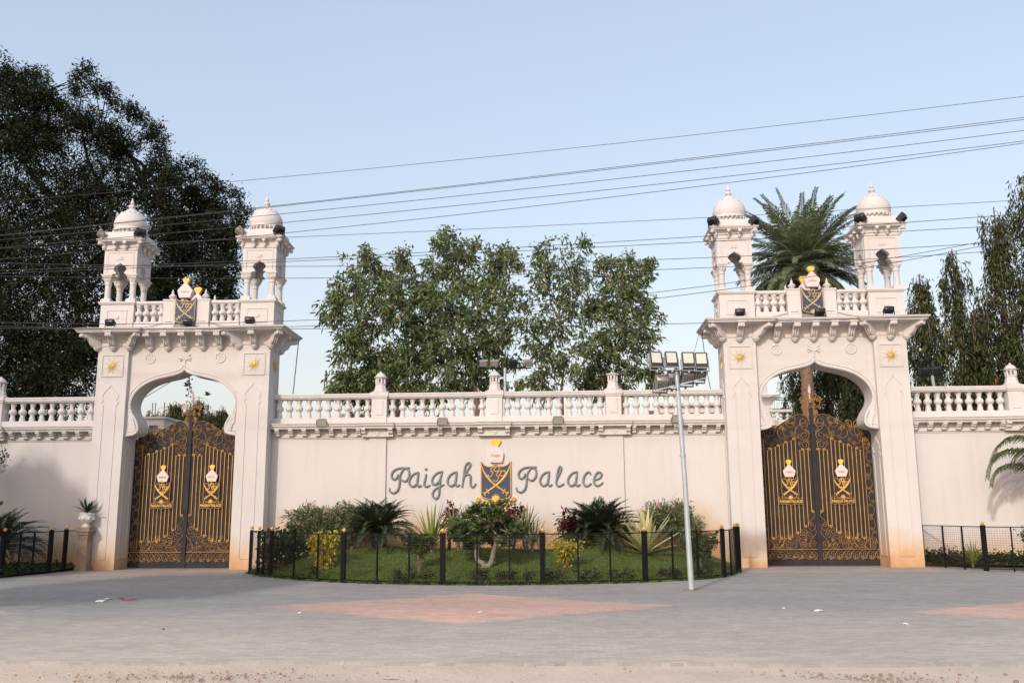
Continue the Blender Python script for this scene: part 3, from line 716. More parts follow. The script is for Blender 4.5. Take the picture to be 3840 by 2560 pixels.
def gate(gx, label):
    g = thing('metal_gate', label, 'gate', (gx, .78, 0), 'scrollwork metal gates')
    for s in (-1, 1):
        top = smooth2(TOPP, 3)
        poly = [(.045, .03), (1.445, .03)]+list(reversed(top))
        b = MB().prism([(s*x, z) for x, z in poly], -.012, .012)
        b.box(*sorted((s*.05, s*1.445)), -.03, .03, .02, .14); b.box(*sorted((s*1.40, s*1.445)), -.03, .03, .14, 3.2)
        leaf = b.build('gate_leaf', 'sheet', g)
        yb = -.035
        for k in range(11):
            x, z0, z1 = bar_ends(k); b = MB(); b.box(s*x-.0062, s*x+.0062, yb-.008, yb+.008, z0, z1)
            dr = (1 if k % 2 else -1)*s
            if k % 2 == 1 or k == 0:            # curl at the head
                d2 = s if k else -s
                r = .034; b.tube([Vector((v.x, yb, v.z)) for v in spiral((s*x+d2*(r+.0), z1), r, .010, PI if d2 > 0 else 0, 1.3, -1 if d2 > 0 else 1, 14)], .0068, 5)
            if k % 2 == 0:                      # curl at the foot
                d2 = -s
                r = .036; b.tube([Vector((v.x, yb, v.z)) for v in spiral((s*x+d2*r, z0), r, .010, PI if d2 > 0 else 0, 1.3, 1 if d2 > 0 else -1, 14)], .0068, 5)
            b.build('bar', 'gold', leaf)
        b = MB()      # crown of scrolls
        X = lambda pts: [(s*x, z) for x, z in pts]
        b.tube([Vector((s*x, yb, z)) for x, z in top], .0068, 5)
        b.tube([Vector((s*.36, yb, 3.155)), Vector((s*1.25, yb, 2.80))], .0050, 5)
        def sc(p, q, bu, r, th=.0052, ends=(1, 1)): scroll(b, (s*p[0], p[1]), (s*q[0], q[1]), bu*s, r, yb, th, ends, 1)
        sc((.10, 3.52), (.30, 3.48), -.13, .05); sc((.08, 3.30), (.36, 3.16), -.15, .05); sc((.09, 3.05), (.36, 2.98), -.16, .05)
        b.tube([Vector((v.x, yb, v.z)) for v in spiral((s*.20, 3.56), .16, .03, PI/2, 1.6, s, 26)], .0056, 5)
        b.tube([Vector((v.x, yb, v.z)) for v in spiral((s*.20, 3.22), .13, .025, PI/2, 1.6, s, 26)], .0056, 5)
        b.tube([Vector((v.x, yb, v.z)) for v in spiral((s*.20, 2.98), .11, .025, -PI/2, 1.5, -s, 24)], .0056, 5)
        b.tube(spline([Vector((s*.36, yb, 3.16)), Vector((s*.47, yb, 3.19)), Vector((s*.40, yb, 3.38)), Vector((s*.30, yb, 3.50))], 6), .0068, 5)
        sc((.42, 3.20), (.78, 3.47), .20, .06); sc((.50, 3.24), (.74, 3.36), -.10, .05); sc((.44, 3.50), (.66, 3.52), -.09, .045); sc((.40, 3.64), (.60, 3.55), -.08, .04)
        sc((.80, 3.44), (.70, 3.12), .12, .06); sc((.92, 3.34), (1.22, 3.30), -.12, .06); sc((.90, 3.06), (1.20, 3.18), -.13, .055); sc((1.0, 2.98), (1.30, 3.05), -.12, .05); sc((1.26, 3.30), (1.36, 3.08), .08, .05); sc((1.05, 3.42), (1.36, 2.95), -.10, .045)
        sc((.98, 3.44), (.90, 3.60), -.05, .055, .008); sc((1.04, 3.44), (1.14, 3.58), .05, .055, .008)
        b.build('crown_scrollwork', 'gold_scroll', leaf)
        b = MB()      # foot scrolls
        b.box(*sorted((s*.06, s*1.44)), yb-.012, yb+.008, .398, .414)
        for k in range(7):
            x = .16+.195*k
            b.tube([Vector((v.x, yb, v.z)) for v in spiral((s*x, .265), .105, .018, (PI/2 if k % 2 else -PI/2), 1.7, s*(1 if k % 2 else -1), 34)], .0050, 5)
            b.tube(spline([Vector((s*(x-.10), yb, .16)), Vector((s*(x-.03), yb, .20)), Vector((s*(x+.05), yb, .34)), Vector((s*(x+.11), yb, .38))], 4), .0056, 5)
            scroll(b, (s*(x+.07), .18), (s*(x+.10), .24), .02, .025, yb, .0055)
        sc2 = lambda p, q, bu, r, th=.0052, ends=(1, 1): scroll(b, (s*p[0], p[1]), (s*q[0], q[1]), bu*s, r, yb, th, ends, 1)
        b.tube(spline([Vector((s*.10, yb, 1.30)), Vector((s*.06, yb, 1.24)), Vector((s*.10, yb, 1.17)), Vector((s*.22, yb, 1.05)), Vector((s*.24, yb, .93)), Vector((s*.16, yb, .86)), Vector((s*.09, yb, .90)), Vector((s*.07, yb, 1.0))], 5), .0050, 5)
        b.tube([Vector((v.x, yb, v.z)) for v in spiral((s*.15, 1.0), .06, .015, PI/2, 1.3, -s, 16)], .006, 5)
        b.tube(spline([Vector((s*.07, yb, .86)), Vector((s*.06, yb, .80)), Vector((s*.15, yb, .68)), Vector((s*.22, yb, .58)), Vector((s*.22, yb, .46)), Vector((s*.16, yb, .42))], 5), .0068, 5)
        for c, r, a, t, sg in (((.24, .76), .10, 0, 1.7, 1), ((.36, .84), .10, PI, 1.6, -1), ((.16, .53), .10, 0, 1.7, -1), ((.42, .60), .11, PI/2, 1.8, 1), ((.40, .50), .09, 0, 1.5, -1), ((.60, .66), .10, PI/2, 1.8, -1), ((.62, .50), .10, -PI/2, 1.8, 1), ((.80, .62), .11, PI/2, 1.9, 1), ((.84, .49), .085, -PI/2, 1.7, -1), ((1.02, .60), .10, PI/2, 1.8, -1), ((1.06, .48), .075, -PI/2, 1.7, 1), ((1.24, .60), .10, PI/2, 1.8, 1), ((1.33, .48), .07, -PI/2, 1.7, -1), ((.30, .49), .07, PI/2, 1.5, 1), ((.52, .78), .07, 0, 1.5, 1), ((.72, .78), .06, PI, 1.4, -1), ((.95, .74), .06, 0, 1.4, 1)):
            b.tube([Vector((v.x, yb, v.z)) for v in spiral((s*c[0], c[1]), r, r*.18, a, t, s*sg, 28)], .0050, 5)
        sc2((.30, .66), (.50, .72), .06, .04); sc2((.52, .56), (.74, .70), -.08, .045); sc2((.70, .44), (.94, .66), .08, .045); sc2((.92, .44), (1.16, .66), -.08, .045); sc2((1.1, .44), (1.36, .68), .08, .045)
        b.tube(spline([Vector((s*1.0, yb, .43)), Vector((s*.90, yb, .52)), Vector((s*.82, yb, .66)), Vector((s*.70, yb, .70))], 5), .0068, 5)
        b.build('foot_scrollwork', 'gold_scroll', leaf)
        b = MB(); b.box(s*1.235-.008, s*1.235+.008, yb-.008, yb+.008, .42, 3.15)
        z = .55
        while z < 3.1:
            sc((1.34, z), (1.34, z+.28), .05*(1 if int(z*10) % 2 else -1), .045, .0055); z += .33
        b.build('border_scrollwork', 'gold_scroll', leaf)
        crest(leaf, .43, yb-.012, s*.645, 1.925, 'leaf')
    b = MB(); b.box(-.045, .045, -.05, .03, .02, 4.05); b.box(-.06, .06, -.055, .035, .02, .16)
    cp = b.build('centre_post', 'sheet', g)
    b = MB(); yb = -.055
    for s in (-1, 1):
        for p, q, bu, r in (((.08, 3.72), (.10, 3.82), .03, .045), ((.07, 3.84), (.22, 3.95), .06, .04), ((.06, 3.90), (.22, 4.10), -.07, .045), ((.06, 4.02), (.26, 4.15), .05, .03), ((.05, 4.10), (.15, 4.26), -.03, .03)):
            scroll(b, (s*p[0], p[1]), (s*q[0], q[1]), bu*s, r, yb, .0075)
        for x, z in ((.24, 4.17), (.28, 4.12), (.20, 4.20), (.25, 4.05), (.23, 3.93)): b.ball((s*x, yb, z), .022, 6, 4)
    b.tube([(0, yb, 4.0), (0, yb, 4.3)], .0056, 5)
    b.build('post_flower', 'gold_scroll', cp)
    MB().lathe([(.02, 4.05), (.02, 4.28), (.035, 4.29), (.035, 4.42), (.012, 4.5), (.006, 4.56)], (0, 0, 0), 8).build('post_lamp', 'pinkwhite', cp)
    return g
gate(GL, 'black metal gate with gold scrollwork closing the left gateway')
gate(GR, 'black metal gate with gold scrollwork closing the right gateway')

# ------------------------------------------------------------------ boundary walls
YW = .45
def lantern_mesh(domed):
    b = MB(); n = 8; ph = PI/8
    b.lathe([(.20, 0), (.20, .03), (.155, .05), (.13, .14), (.115, .22)], (0, 0, 0), n, ph=ph)
    b.lathe([(.125, .221), (.125, .25)], (0, 0, 0), n, ph=ph)
    for k in range(8):
        a = k*PI/4+PI/8; b.box(*(lambda x, y: (x-.018, x+.018, y-.018, y+.018))(.105*math.cos(a), .105*math.sin(a)), .249, .37)
    b.lathe([(.045, .249), (.045, .37)], (0, 0, 0), 8)
    b.lathe([(.12, .365), (.125, .385), (.16, .40), (.16, .415)], (0, 0, 0), n, ph=ph)
    if domed: b.lathe([(.125, .416), (.12, .45), (.09, .495), (.05, .525), (.025, .535), (.028, .55), (.006, .575)], (0, 0, 0), 12)
    else: b.lathe([(.15, .416), (.14, .43)], (0, 0, 0), n, ph=ph)
    return b.mesh('lantern', 'trim')
LAN1, LAN0 = lantern_mesh(True), lantern_mesh(False)
def dentil_mesh():
    b = MB(); b.loft([[(-.05, y, z) for y, z in D_] for D_ in ()]) if False else None
    pr = [(0, 0), (-.20, 0), (-.20, -.045), (-.165, -.06), (-.15, -.095), (-.10, -.105), (-.10, -.155), (-.06, -.19), (0, -.195)]
    b.loft([[(-.052, y, z) for y, z in pr], [(.052, y, z) for y, z in pr]]); b.box(-.075, .075, -.215, 0, -.0001, .03)
    return b.mesh('cornice_bracket', 'trim')
DEN = dentil_mesh()
def corbel_mesh():
    b = MB(); pr = [(0, 0), (-.27, 0), (-.27, -.04), (-.22, -.06), (-.20, -.12), (-.14, -.15), (-.13, -.20), (0, -.205)]
    for s in (-1, 1): b.loft([[(s*.40, y, z) for y, z in pr[:]], [(s*.29, y, z) for y, z in pr]])
    b.box(-.29, .29, -.13, 0, -.205, 0)
    for x, z in ((0, -.05), (0, -.15), (-.05, -.10), (.05, -.10)): b.ball((x, -.13, z), .042, 8, 5, (1, .35, 1))
    b.ball((0, -.13, -.10), .03, 8, 5, (1, .5, 1)); b.box(-.42, .42, -.27, .0, .0005, .02)
    return b.mesh('corbel', 'trim')
COR = corbel_mesh()
def wall(x0, x1, piers, label, flat=(), pil=()):
    w = thing('boundary_wall', label, 'wall', (0, 0, 0), 'balustraded boundary walls')
    b = MB(); b.box(x0, x1, YW, YW+.35, -.3, 3.46)
    for p in pil: b.box(p-.215, p+.215, YW-.055, YW+.02, -.3, 3.27)
    b.build('wall_body', 'wall', w)
    b = MB()
    for z0, z1, y in ((3.225, 3.245, YW-.02), (3.262, 3.28, YW-.028)): b.box(x0, x1, y, YW+.002, z0, z1)
    pf = [(YW+.05, 3.46), (.25, 3.46), (.235, 3.50), (.20, 3.52), (.195, 3.56), (.17, 3.575), (.17, 3.60), (YW+.35, 3.60)]
    b.loft([[(x0, y, z) for y, z in pf], [(x1, y, z) for y, z in pf]])
    b.box(x0, x1, .50, .78, 3.601, 3.765)
    b.build('cornice', 'trim', w)
    b = MB(); b.box(x0, x1, .50, .78, 4.255, 4.285); b.box(x0, x1, .47, .81, 4.286, 4.34); b.box(x0, x1, .455, .825, 4.3401, 4.365); b.box(x0, x1, .475, .80, 4.3651, 4.385)
    b.build('handrail', 'trim', w)
    ed = [x0]+[e for p in piers for e in (p-.20, p+.20)]+[x1]
    for i in range(0, len(ed), 2):
        a, c = ed[i], ed[i+1]; L = c-a
        if L < .2: continue
        n = max(1, int(round(L/.262)))
        for k in range(n): link('baluster', BAL, w, (a+(k+.5)*L/n, .64, 3.762), None, (1, 1, .988))
    n = int((x1-x0)/.345)
    for k in range(n):
        x = x0+(k+.5)*(x1-x0)/n
        if any(abs(x-p) < .45 for p in piers): continue
        link('cornice_bracket', DEN, w, (x, YW, 3.46))
    for i, p in enumerate(piers):
        b = MB(); b.box(p-.195, p+.195, .47, .81, 3.60, 4.2549); b.box(p-.215, p+.215, .445, .835, 4.2551, 4.30); b.box(p-.235, p+.235, .425, .855, 4.3001, 4.405)
        b.box(p-.45, p+.45, .12, .40, 3.47, 3.5999) if False else None
        b.box(p-.10, p+.10, .455, .469, 3.82, 4.2); 
        pb = b.build('pier', 'trim', w)
        link('lantern', LAN0 if p in flat else LAN1, pb, (p, .64, 4.405), None, (1.1, 1.1, 1))
        q = MB(); q.loft([[(p-.44, y-.06, z+.0005) for y, z in pf[:7]]+[(p-.44, .45, 3.6005)], [(p+.44, y-.06, z+.0005) for y, z in pf[:7]]+[(p+.44, .45, 3.6005)]]); q.build('cornice_break', 'trim', w)
        link('corbel', COR, w, (p, YW-.0, 3.455))
    return w
PIER = [-4.47, -1.50, 1.53]
wall(-22, GL-2.245, [-14.62, -17.6, -20.6], 'cream boundary wall left of the left gateway, with a slanting tree shadow')
wall(GL+2.245, GR-2.245, PIER, 'cream boundary wall with grey lettering between the two gateways', (PIER[2],), (PIER[0], PIER[2]))
wall(GR+2.245, 20, [11.52, 14.5, 17.5], 'cream boundary wall right of the right gateway')

# ------------------------------------------------------------------ lettering and wall crest
def word(strokes, label, du=0, dv=0):
    w = thing('wall_lettering', label, 'lettering', (0, 0, 0), 'raised script words')
    for st, du_, dv_ in strokes:
        b = MB()
        for s in st:
            pts = [Vector(at(1440+(x+du_)/2.735, 1680+(y+dv_)/2.735, YW-.03)) for x, y in s]
            if len(pts) == 1: b.ball(pts[0], .033, 10, 6, (1, .7, 1))
            else:
                sp = spline(pts, 4); n = len(sp); b.tube(sp, [.0205+.0055*math.sin(PI*i/(n-1)) for i in range(n)], 8, flat=.9)
                for e in (sp[0], sp[-1]): b.ball(e, .0195, 8, 5, (1, .85, 1))
        b.build('letter', 'letter', w)
    return w
LP = [[(142, 272), (130, 302), (104, 318), (82, 302), (76, 270), (92, 235), (130, 210), (180, 200), (256, 199)], [(206, 204), (178, 245), (160, 290), (158, 350), (150, 402), (130, 440), (96, 457), (62, 440), (54, 412)], [(214, 205), (246, 216), (258, 255), (250, 300), (225, 332), (192, 332), (170, 312)]]
LA = [[(352, 246), (310, 258), (275, 290), (257, 335), (265, 370), (292, 390), (322, 376), (342, 335), (352, 246)], [(352, 246), (345, 300), (338, 350), (342, 378), (356, 391), (378, 380)]]
LI = [[(431, 265), (420, 320), (411, 368), (420, 388), (440, 391), (466, 378)], [(430, 213)]]
LG = [[(592, 238), (545, 252), (505, 290), (491, 330), (500, 365), (526, 370), (556, 345), (580, 292), (595, 236)], [(595, 236), (580, 300), (571, 370), (566, 430), (560, 480), (540, 512), (512, 507), (496, 470), (512, 430), (550, 400), (610, 372)]]
LH = [[(800, 395), (815, 300), (824, 220), (836, 178), (856, 150), (878, 150), (885, 168), (870, 200), (842, 245), (818, 290)], [(812, 305), (832, 275), (862, 264), (884, 280), (886, 320), (886, 368), (900, 396), (920, 390), (938, 364)]]
LL = [[(1765, 335), (1772, 280), (1786, 215), (1803, 184), (1818, 200), (1804, 248), (1778, 300), (1765, 345), (1774, 378), (1800, 386), (1842, 364)]]
LC = [[(2116, 262), (2108, 244), (2080, 246), (2051, 290), (2042, 340), (2055, 376), (2082, 386), (2122, 362)]]
LE = [[(2152, 322), (2190, 314), (2222, 292), (2230, 258), (2207, 242), (2176, 260), (2156, 305), (2154, 352), (2175, 379), (2206, 379), (2242, 350)]]
word([(LP, 0, 0), (LA, 0, 0), (LI, 0, 0), (LG, 0, 0), (LA, 393, -5), (LH, 0, 0)], 'grey raised script word Paigah on the wall left of the big crest')
word([(LP, 1303, -8), (LA, 1342, -8), (LL, 0, 0), (LA, 1628, -8), (LC, 0, 0), (LE, 0, 0)], 'grey raised script word Palace on the wall right of the big crest')
wc = thing('wall_crest', 'navy and gold crest with crossed sabres on the wall between the two script words', 'crest', (0, 0, 0))
ca, cb = at(1760+240/5.6, 1640+905/5.6, YW), at(1760+880/5.6, 1640+905/5.6, YW)
crest(wc, cb.x-ca.x, YW-.005, (ca.x+cb.x)/2, ca.z, 'wall')

# ------------------------------------------------------------------ floodlights
def flood_meshes():
    d = {}
    b = MB(); pf = [(-.17, -.11), (-.17, .11), (-.14, .135), (.14, .135), (.17, .11), (.17, -.11), (.14, -.135), (-.14, -.135)]
    b.loft([[(x*.80, .07, z*.70) for x, z in pf], [(x*.97, .0, z*.97) for x, z in pf], [(x, -.03, z) for x, z in pf], [(x, -.05, z) for x, z in pf]])
    for k in range(5): b.box(-.12+.06*k-.006, -.12+.06*k+.006, .05, .10, -.09, .09)
    d['h'] = b
    b = MB(); b.box(-.145, .145, -.056, -.049, -.11, .11); d['g'] = b
    b = MB(); 
    for s in (-1, 1): b.box(s*.185-.008, s*.185+.008, -.02, .015, -.17, .02)
    b.box(-.192, .192, -.02, .015, -.178, -.168); b.lathe([(.03, -.21), (.03, -.178)], (0, 0, 0), 8); d['y'] = b
    return d
FM = flood_meshes()
FH = {c: FM['h'].mesh('floodlight', c) for c in ('lampblack', 'lampgrey', 'lampbrown')}; FG = FM['g'].mesh('lens', 'glass'); FRIM = MB().box(-.158, .158, -.0535, -.048, -.122, .122).mesh('rim', 'lampblack'); FY = {c: FM['y'].mesh('yoke', c) for c in ('lampblack', 'lampgrey', 'lampbrown')}
def flood(label, p, yaw, pitch, c='lampblack', sc=1.0, group='floodlights on the masonry'):
    t = thing('floodlight', label, 'floodlight', p, group, yaw); t.scale = (sc, sc, sc)
    h = link('housing', FH[c], t, (0, 0, .21), (pitch, 0, 0)); link('lens', FG, h); link('yoke', FY[c], t, (0, 0, .21))
    return t
sides = (('left', GL), ('right', GR))
for nm, gx in sides:
    for tn, s in (('left', -1), ('right', 1)):
        for cn, q in (('left', -1), ('right', 1)):
            c = 'lampbrown' if (nm == 'left' and q < 0) else 'lampblack'
            flood('%s floodlight on the %s corner of the %s dome tower of the %s gateway' % ('weathered' if c == 'lampbrown' else 'black', cn, tn, nm), (gx+s*1.855+q*.52, -.06, 8.46), PI+q*rad(52), rad(-48), c, .86)
    for tn, x, y in (('left end', -1.85, -.30), ('middle, below the crest', .0+.13, -.22), ('right end', 1.78, -.30)):
        flood('black floodlight on the eave of the %s gateway, %s' % (nm, tn), (gx+x, y, 6.03), PI+rad(8 if x > 0 else -8), rad(-52), 'lampblack', .74)
for i, (x, c, wn) in enumerate(((-5.86, 'lampgrey', 'leftmost, near the left gateway'), (-2.79, 'lampgrey', 'above the word Paigah'), (.12, 'lampgrey', 'above the word Palace'), (3.07, 'lampbrown', 'behind the tall lamp pole'))):
    flood('small grey floodlight on the middle wall cornice, %s' % wn, (x, .15, 3.45), rad(6), rad(42), c, .78)

# ------------------------------------------------------------------ lamp pole in the forecourt
px, py = 2.49, -5.84
lp = thing('lamp_pole', 'tall pale blue steel pole carrying eight floodlights before the garden fence', 'lamp pole', (px, py, gz(py)))
def L3(u, v, y): 
    p = atD(u, v, y); return Vector((p.x-px, p.y-py, p.z-gz(py)))
tp = L3(1553, 846, py); md = L3(1573, 1100, py)
b = MB(); b.tube([(0, 0, -.05), (md.x*.55, 0, md.z*.5), tuple(md), tuple(md.lerp(tp, .5)), tuple(tp)], [.053, .05, .044, .044, .042], 14)
b.lathe([(.058, md.z+.42), (.058, md.z+.46)], (md.x-.02, 0, 0), 12); po = b.build('pole', 'galv', lp)
b = MB(); b.lathe([(.075, -.02), (.07, .015), (.058, .03)], (0, 0, 0), 12); b.box(-.17, -.10, -.03, .03, -.01, .02); b.build('base_collar', 'rust', lp)
a, c = L3(1489, 849, py-.05), L3(1622, 853, py-.05)
b = MB(); b.tube([a, c], .018, 4); cb_ = b.build('crossbar', 'iron', lp)
a2, c2 = L3(1507, 896, py+.08), L3(1620, 868, py+.08)
b = MB(); b.tube([a2, c2], .018, 4); b.build('crossbar', 'galv', lp)
def polelamp(p, yaw, pitch, roll=0, sc=1.0):
    h = link('floodlight', FH['lampgrey'], lp, p); h.rotation_euler = (Matrix.Rotation(yaw, 3, 'Z') @ Matrix.Rotation(pitch, 3, 'X') @ Matrix.Rotation(rad(90), 3, 'Y') if False else Matrix.Rotation(yaw, 3, 'Z') @ Matrix.Rotation(pitch, 3, 'X')).to_euler()
    h.scale = (sc*.74, sc, sc*1.22); link('rim', FRIM, h); link('lens', FG, h, (0, 0, .022), None, (.86, 1, .76)); link('yoke', FY['lampgrey'], h)
for u, v, yw in ((1506, 827, 14), (1541, 827, 9), (1580, 828, 4), (1610, 829, 2)):
    polelamp(L3(u, v, py-.08), rad(yw), rad(-16), 0, 1.0)
for u, v, yw in ((1519, 880, 188), (1546, 872, 184), (1579, 866, 188), (1606, 858, 190)):
    polelamp(L3(u, v, py+.12), rad(yw), rad(-42), 0, 1.02)
b = MB()
for q in range(5):
    s0 = L3(1500+R.uniform(0, 110), R.uniform(856, 880), py); b.tube(spline([s0, s0+Vector((.06, .02, -.12)), L3(1558+R.uniform(-6, 10), 895, py-.05)], 5), .005, 4)
b.build('wiring', 'cable', lp)

def lampmast(name, label, u0, v0, vtop, Y, lamps, col, barw):
    base = atD(u0, v0, Y); top = atD(u0, vtop, Y)
    t = thing(name, label, 'lamp mast', (base.x, Y, 0))
    MB().tube([(0, 0, 0), (0, 0, top.z-.12)], .045, 10).build('pole', 'galv' if col != 'lampblack' else 'concrete', t)
    MB().box(-barw, barw, -.02, .02, top.z-.14, top.z-.10).build('crossbar', 'iron', t)
    for dx, yw, c in lamps:
        h = link('floodlight', FH[c], t, (dx, -.02, top.z+.02), (rad(-20), 0, rad(yw)), (.8, .8, .8)); link('lens', FG, h)
    return t
lampmast('lamp_mast', 'lamp mast with four floodlights seen between the two middle trees', 1160, 905, 836, 4, ((-.62, 168, 'lampbrown'), (-.30, 170, 'lampbrown'), (.25, 200, 'lampblack'), (.68, 185, 'lampbrown')), 'lampgrey', .78)
rm = lampmast('lamp_mast', 'lamp mast with dark tilted floodlights behind the right wall', 2172, 880, 852, 5, ((-.20, 160, 'lampblack'), (.16, 165, 'lampblack')), 'lampblack', .32)
rm.rotation_euler = (0, rad(-4), 0)

# ------------------------------------------------------------------ ground
def sheet(name, rows, mat):
    """rows of points, quads between"""
    n = len(rows[0]); V = [p for r in rows for p in r]; F = []
    for j in range(len(rows)-1):
        for i in range(n-1): F.append((j*n+i, j*n+i+1, (j+1)*n+i+1, (j+1)*n+i))
    me = bpy.data.meshes.new(name); me.from_pydata(V, [], F); me.materials.append(M[mat]); me.polygons.foreach_set('use_smooth', [True]*len(F))
    return kind(link(name, me))
sheet('ground', [[(x, y, z) for x in (-600, -60, 60, 600)] for y, z in ((-600, -1.62), (-60, -1.62), (0, -.06), (900, -.06))], 'soil')
XS = [-60+i*.5 for i in range(241)]
def edge_y(x): return -13.62-.012*x+.05*math.sin(x*1.7)+.03*math.sin(x*5.1)+.02*math.sin(x*11.3)
sheet('paving', [[(x, edge_y(x), gz(edge_y(x))-.045) for x in XS], [(x, edge_y(x), gz(edge_y(x))) for x in XS], [(x, -8, gz(-8)) for x in XS], [(x, 0, 0) for x in XS], [(x, 1.2, 0) for x in XS]], 'paving')
rows = []
for k in range(60):
    y = -13.2-k*.25 if k < 40 else -23.0-(k-39)*2.0
    rows.append([(x, y, gz(y)-.032+.035*math.sin(x*.9+y*1.3)*math.sin(y*2.1+x*.4)*(1 if k > 3 else 0)+(R.uniform(-.008, .008) if k > 2 else 0)) for x in XS])
sheet('roadside', rows, 'sand')

# ------------------------------------------------------------------ middle garden: lawn, fence
FPTS = [(-7.05, -1.38, 'b'), (-6.72, -1.85, 'b'), (-6.52, -2.10, 't'), (-6.26, -2.42, 'B'), (-5.56, -3.08, 't'), (-4.94, -3.51, 't'), (-4.32, -3.86, 'B'), (-3.57, -4.14, 't'), (-2.89, -4.34, 't'), (-2.20, -4.47, 'B'), (-1.51, -4.55, 't'), (-.87, -4.56, 't'), (-.22, -4.46, 'B'), (.48, -4.35, 't'), (1.12, -4.23, 't'), (1.82, -4.04, 'B'), (2.41, -3.72, 't'), (2.96, -3.38, 't'), (3.57, -2.85, 'B'), (3.80, -2.40, 't'), (4.08, -1.45, 'B'), (4.19, -1.25, 'B')]
def fence(pts, label, top=.99, group='black mesh garden fences', gold=True):
    f = thing('garden_fence', label, 'fence', (0, 0, 0), group)
    for i, (x, y, k) in enumerate(pts):
        z = gz(y); b = MB(); h = .045 if k == 'B' else .032 if k == 'b' else .0155
        a = math.atan2(pts[min(i+1, len(pts)-1)][1]-pts[max(i-1, 0)][1], pts[min(i+1, len(pts)-1)][0]-pts[max(i-1, 0)][0])
        if k == 'B':
            for s in (-1, 1): b.box(s*.028-.024, s*.028+.024, -.03, .03, -.05, top+.02)
        else: b.box(-h, h, -h, h, -.05, top-(.0 if k == 'b' else .01))
        b.xf(Matrix.Translation((x, y, z)) @ Matrix.Rotation(a, 4, 'Z')); p = b.build('fence_post', 'iron', f)
        if k in 'Bb' and gold:
            q = MB(); q.ball((x, y, z+top+.06), .040, 12, 8); q.lathe([(.03, 0), (.018, .02)], (x, y, z+top+.005), 8); q.build('post_ball', 'gold', p)
    for i in range(len(pts)-1):
        A = Vector((pts[i][0], pts[i][1], gz(pts[i][1]))); B = Vector((pts[i+1][0], pts[i+1][1], gz(pts[i+1][1]))); L = (B-A).length; t = (B-A).normalized(); n = Vector((-t.y, t.x, 0))
        b = MB()
        for z in (top-.02, .05): MB().tube([A+Vector((0, 0, z)), B+Vector((0, 0, z))], .014, 4).build('rail', 'iron', f)
        m = MB(); w = .0021
        k = int(L/.052)
        for j in range(1, k):
            q = A.lerp(B, j/k); m.add([q+t*w+n*w, q-t*w+n*w, q-n*w, q+t*w+n*w+Vector((0, 0, top-.03)), q-t*w+n*w+Vector((0, 0, top-.03)), q-n*w+Vector((0, 0, top-.03))], [(0, 1, 4, 3), (1, 2, 5, 4), (2, 0, 3, 5)])
        for j in range(1, 18):
            z = .05+j*.052; u = Vector((0, 0, w))
            m.add([A+Vector((0, 0, z))+u, A+Vector((0, 0, z))-u, A+Vector((0, 0, z))+n*w*1.5, B+Vector((0, 0, z))+u, B+Vector((0, 0, z))-u, B+Vector((0, 0, z))+n*w*1.5], [(0, 1, 4, 3), (1, 2, 5, 4), (2, 0, 3, 5)])
        m.build('mesh_panel', 'wire', f, 0)
    return f
fence(FPTS, 'black mesh fence with gold balls curving round the middle garden')
LF = [(-12.62, -3.4, 't'), (-12.48, -2.2, 'B'), (-12.28, -1.88, 't'), (-12.14, -1.55, 't'), (-11.98, -1.1, 'B'), (-11.93, -.5, 'B'), (-11.88, .12, 'b')]
fence(LF, 'black mesh fence in the shade left of the left gateway')
RF = [(8.86, .30, 'b'), (9.13, -.32, 't'), (9.38, -.80, 't'), (9.65, -1.30, 'B'), (10.12, -1.62, 't'), (10.65, -1.9, 't'), (11.3, -2.3, 'B'), (12.2, -2.6, 't'), (13.4, -2.9, 'B')]
fence(RF, 'black mesh fence beside the right gateway at the photo edge')

def fy(x):
    """fence line y at x"""
    P = [(p[0], p[1]) for p in FPTS]
    if x <= P[0][0]: return P[0][1]
    for a, b in zip(P, P[1:]):
        if a[0] <= x <= b[0]: return a[1]+(b[1]-a[1])*(x-a[0])/(b[0]-a[0])
    return P[-1][1]
MOUND = [(-5.2, -1.9, .8, .30), (-3.95, -1.2, .75, .22), (-1.9, -1.7, .8, .22), (-.6, -1.6, .7, .14), (1.0, -1.2, .85, .28), (2.5, -1.3, .7, .18), (-4.55, -.1, .45, -.22), (-.2, -.2, .5, -.12), (2.0, .1, .5, -.18), (-4.6, -2.9, .6, .06), (.3, -3.0, .8, .05), (-2.6, -2.8, .7, .07)]
def lawn_z(x, y):
    y0 = fy(x); t = max(0, min(1, (y-y0)/(YW-y0)))
    z = gz(y)*(1-t)+.04+.42*(t*t*(3-2*t))*max(0, min(1, (x+7.1)/1.4))*max(0, min(1, (4.3-x)/1.0))
    for mx, my, r, h in MOUND: z += h*math.exp(-((x-mx)**2+(y-my)**2)/(r*r))*min(1, t*4)
    return z
rows = []
for j in range(41):
    row = []
    for i in range(91):
        x = -7.12+i*(4.22+7.12)/90; y0 = fy(x)-.10; y = y0+(YW-y0)*j/40
        row.append((x, y, lawn_z(x, y) if j else gz(y)-.02))
    rows.append(row)
sheet('lawn', rows, 'lawn')
def grass(name, n, xr, yf, zf, label, h=.05, keep=None, mat='grass'):
    x = NR.uniform(xr[0], xr[1], n); u = NR.random(n)
    P = np.array([(a, yf(a)+.02+(YW-.02-yf(a))*b, 0) for a, b in zip(x, u)]); P[:, 2] = [zf(a, b)-.006 for a, b in zip(P[:, 0], P[:, 1])]
    if keep is not None: P = P[[keep(p) for p in P]]
    m = len(P); D = np.array([0, 0, 1.])+NR.normal(size=(m, 3))*.45
    V, F = leaves(P, D, h*(.5+NR.random(m)), .010, 0, .1)
    o = np_mesh(name, V, F, mat); kind(o, 'stuff'); return tag(o, label, 'grass')
grass('grass', 60000, (-7.1, 4.2), fy, lawn_z, 'short green grass over the humped garden lawn')
